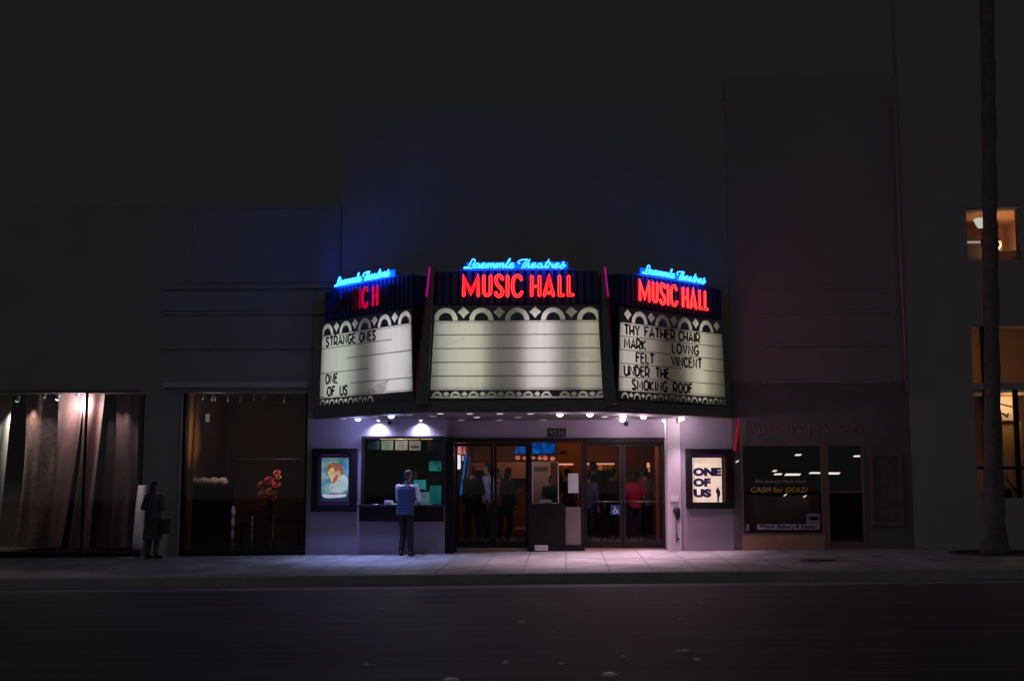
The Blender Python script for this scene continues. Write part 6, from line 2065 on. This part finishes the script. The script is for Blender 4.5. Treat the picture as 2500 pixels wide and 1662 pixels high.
box('front', DBR, t, x0 + .02, x1 - .02, 1.02, 1.48, z_u0 - .5, z_u0 - .101)
p = at(2477, 630, .9)
tag(MB().lathe((p.x, .9, z_u0 - .4), [(.05, 0), (.07, .1), (.055, .32), (.02, .42), (.018, .58), (.022, .62)], 16).build('bottle', DBR), 'dark bottle silhouetted in the upper right window', 'bottle')
# contents of the lower rooms
a, b = at(2451, 1138, 1.6), at(2481, 1028, 1.6)
tag(MB().box(a.x, b.x + .1, 1.6, 1.66, wz(1215) - .5, gz(1028, 1.6, 2460), .004).build('inner_door', M('ochre_door', (0.36, 0.20, 0.04), 0.6, 0.1, 3)), 'ochre yellow inner door behind the lower right window', 'door')
a, b = at(2431, 1026, 1.5), at(2471, 966, 1.5)
t = thing('wall_picture', 'pale picture with dark strokes high in the lower right window', 'picture', ((a.x + b.x) / 2, 1.5, a.z))
box('sheet', M('pale_print', (0.50, 0.36, 0.26), 0.7, 0.1, 6), t, a.x, b.x, 1.5, 1.53, a.z, b.z)
mb = MB()
mb.tube(smooth_path([at(2434, 985, 1.49), at(2448, 987, 1.49), at(2460, 990, 1.49), at(2471, 993, 1.49)], 4), .02, 6)
mb.tube(smooth_path([at(2438, 1008, 1.49), at(2450, 1009, 1.49), at(2458, 1016, 1.49), at(2462, 1008, 1.49)], 4), .02, 6)
mb.build('stroke', DBR, t)
mb = MB()
mb.tube([at(2446, 1168, .6), at(2456, 1166, .6), at(2482, 1200, .6)], .022, 8)
t = thing('chair', 'dark round backed chair and rail behind the lowest window pane', 'chair', (gx(2460, 1200, .6), .6, z_b0 - .5))
mb.build('arm_rail', BLACK, t)
p = at(2461, 1205, .62)
MB().ell((p.x, .65, p.z - .02), .10, .08, .17).build('backrest', BLACK, t)
MB().box(p.x - .14, p.x + .14, .55, .85, z_b0 - .5, p.z - .16).build('seat', BLACK, t)

# ---- palm by the kerb
pt = [(2419, 480), (2415, 900), (2411, 1130), (2409, 1330)]
PY = -1.6
base = at(2408, 1340, PY)
xb = gx(2425, 1300, PY)
t = thing('palm_tree', 'tall dark palm trunk standing before the lit windows at the right', 'palm tree', (xb, PY, gslope(xb)))
mb = MB()
for i in range(12):
    r0 = 0.30 + 0.045 * i
    for q0 in (0, 1, 2, 3):
        arc = [R(90 * q0 + 4 + 82 * k / 10) for k in range(11)]
        mb.tube([(xb + r0 * math.cos(a), PY + r0 * math.sin(a), gslope(xb + r0 * math.cos(a)) + 0.006) for a in arc], 0.010, 5)
tag(mb.build('tree_grate', MATS['cast_iron']), 'ringed iron tree grate in the pavement around the palm', 'tree grate')
rings = []
rnd = random.Random(4)
H = 18.0
for i in range(131):
    z = gslope(xb) - .05 + H * i / 130
    k = z / H
    cx_ = xb + 0.55 * k
    r = 0.142 - 0.015 * k + 0.13 * math.exp(-max(0, z) / 1.1)
    ring = []
    for j in range(18):
        a = 2 * PI * j / 18
        rr = r * (1 + 0.06 * math.sin(40 * z + 2 * a) + rnd.uniform(-.05, .05))
        ring.append((cx_ + rr * math.cos(a), PY + rr * math.sin(a), z))
    rings.append(ring)
MB().loft(rings).build('trunk', M('palm_bark', (0.14, 0.13, 0.125), 0.9, 0.3, 8, 0.4, 30), t)
mb = MB()
for i in range(26):
    a = 2 * PI * i / 26 + rnd.uniform(-.1, .1)
    up = rnd.uniform(-.2, 1.1)
    L_ = rnd.uniform(1.8, 2.4)
    top = Vector((xb + .55, PY, H - .1))
    spine = []
    for k in range(9):
        q_ = k / 8
        spine.append(top + Vector((math.cos(a) * L_ * q_, math.sin(a) * L_ * q_, L_ * (up * q_ - 1.1 * q_ * q_))))
    sd_ = Vector((-math.sin(a), math.cos(a), 0))
    for k in range(8):
        for sg in (-1, 1):
            for h_ in (0, .5):
                p_ = spine[k].lerp(spine[k + 1], h_)
                d_ = (spine[k + 1] - spine[k]).normalized()
                tip = p_ + sd_ * sg * .45 * math.sin(PI * (k + h_ + .6) / 9.2) + d_ * .25 - Vector((0, 0, .12))
                mb.bm.faces.new([mb.bm.verts.new(p_), mb.bm.verts.new(p_ + d_ * .05), mb.bm.verts.new(tip)])
mb.build('crown', M('palm_leaf', (0.05, 0.08, 0.035), 0.7, 0.3, 6), t)
print('SCENE BUILT', len(bpy.data.objects))
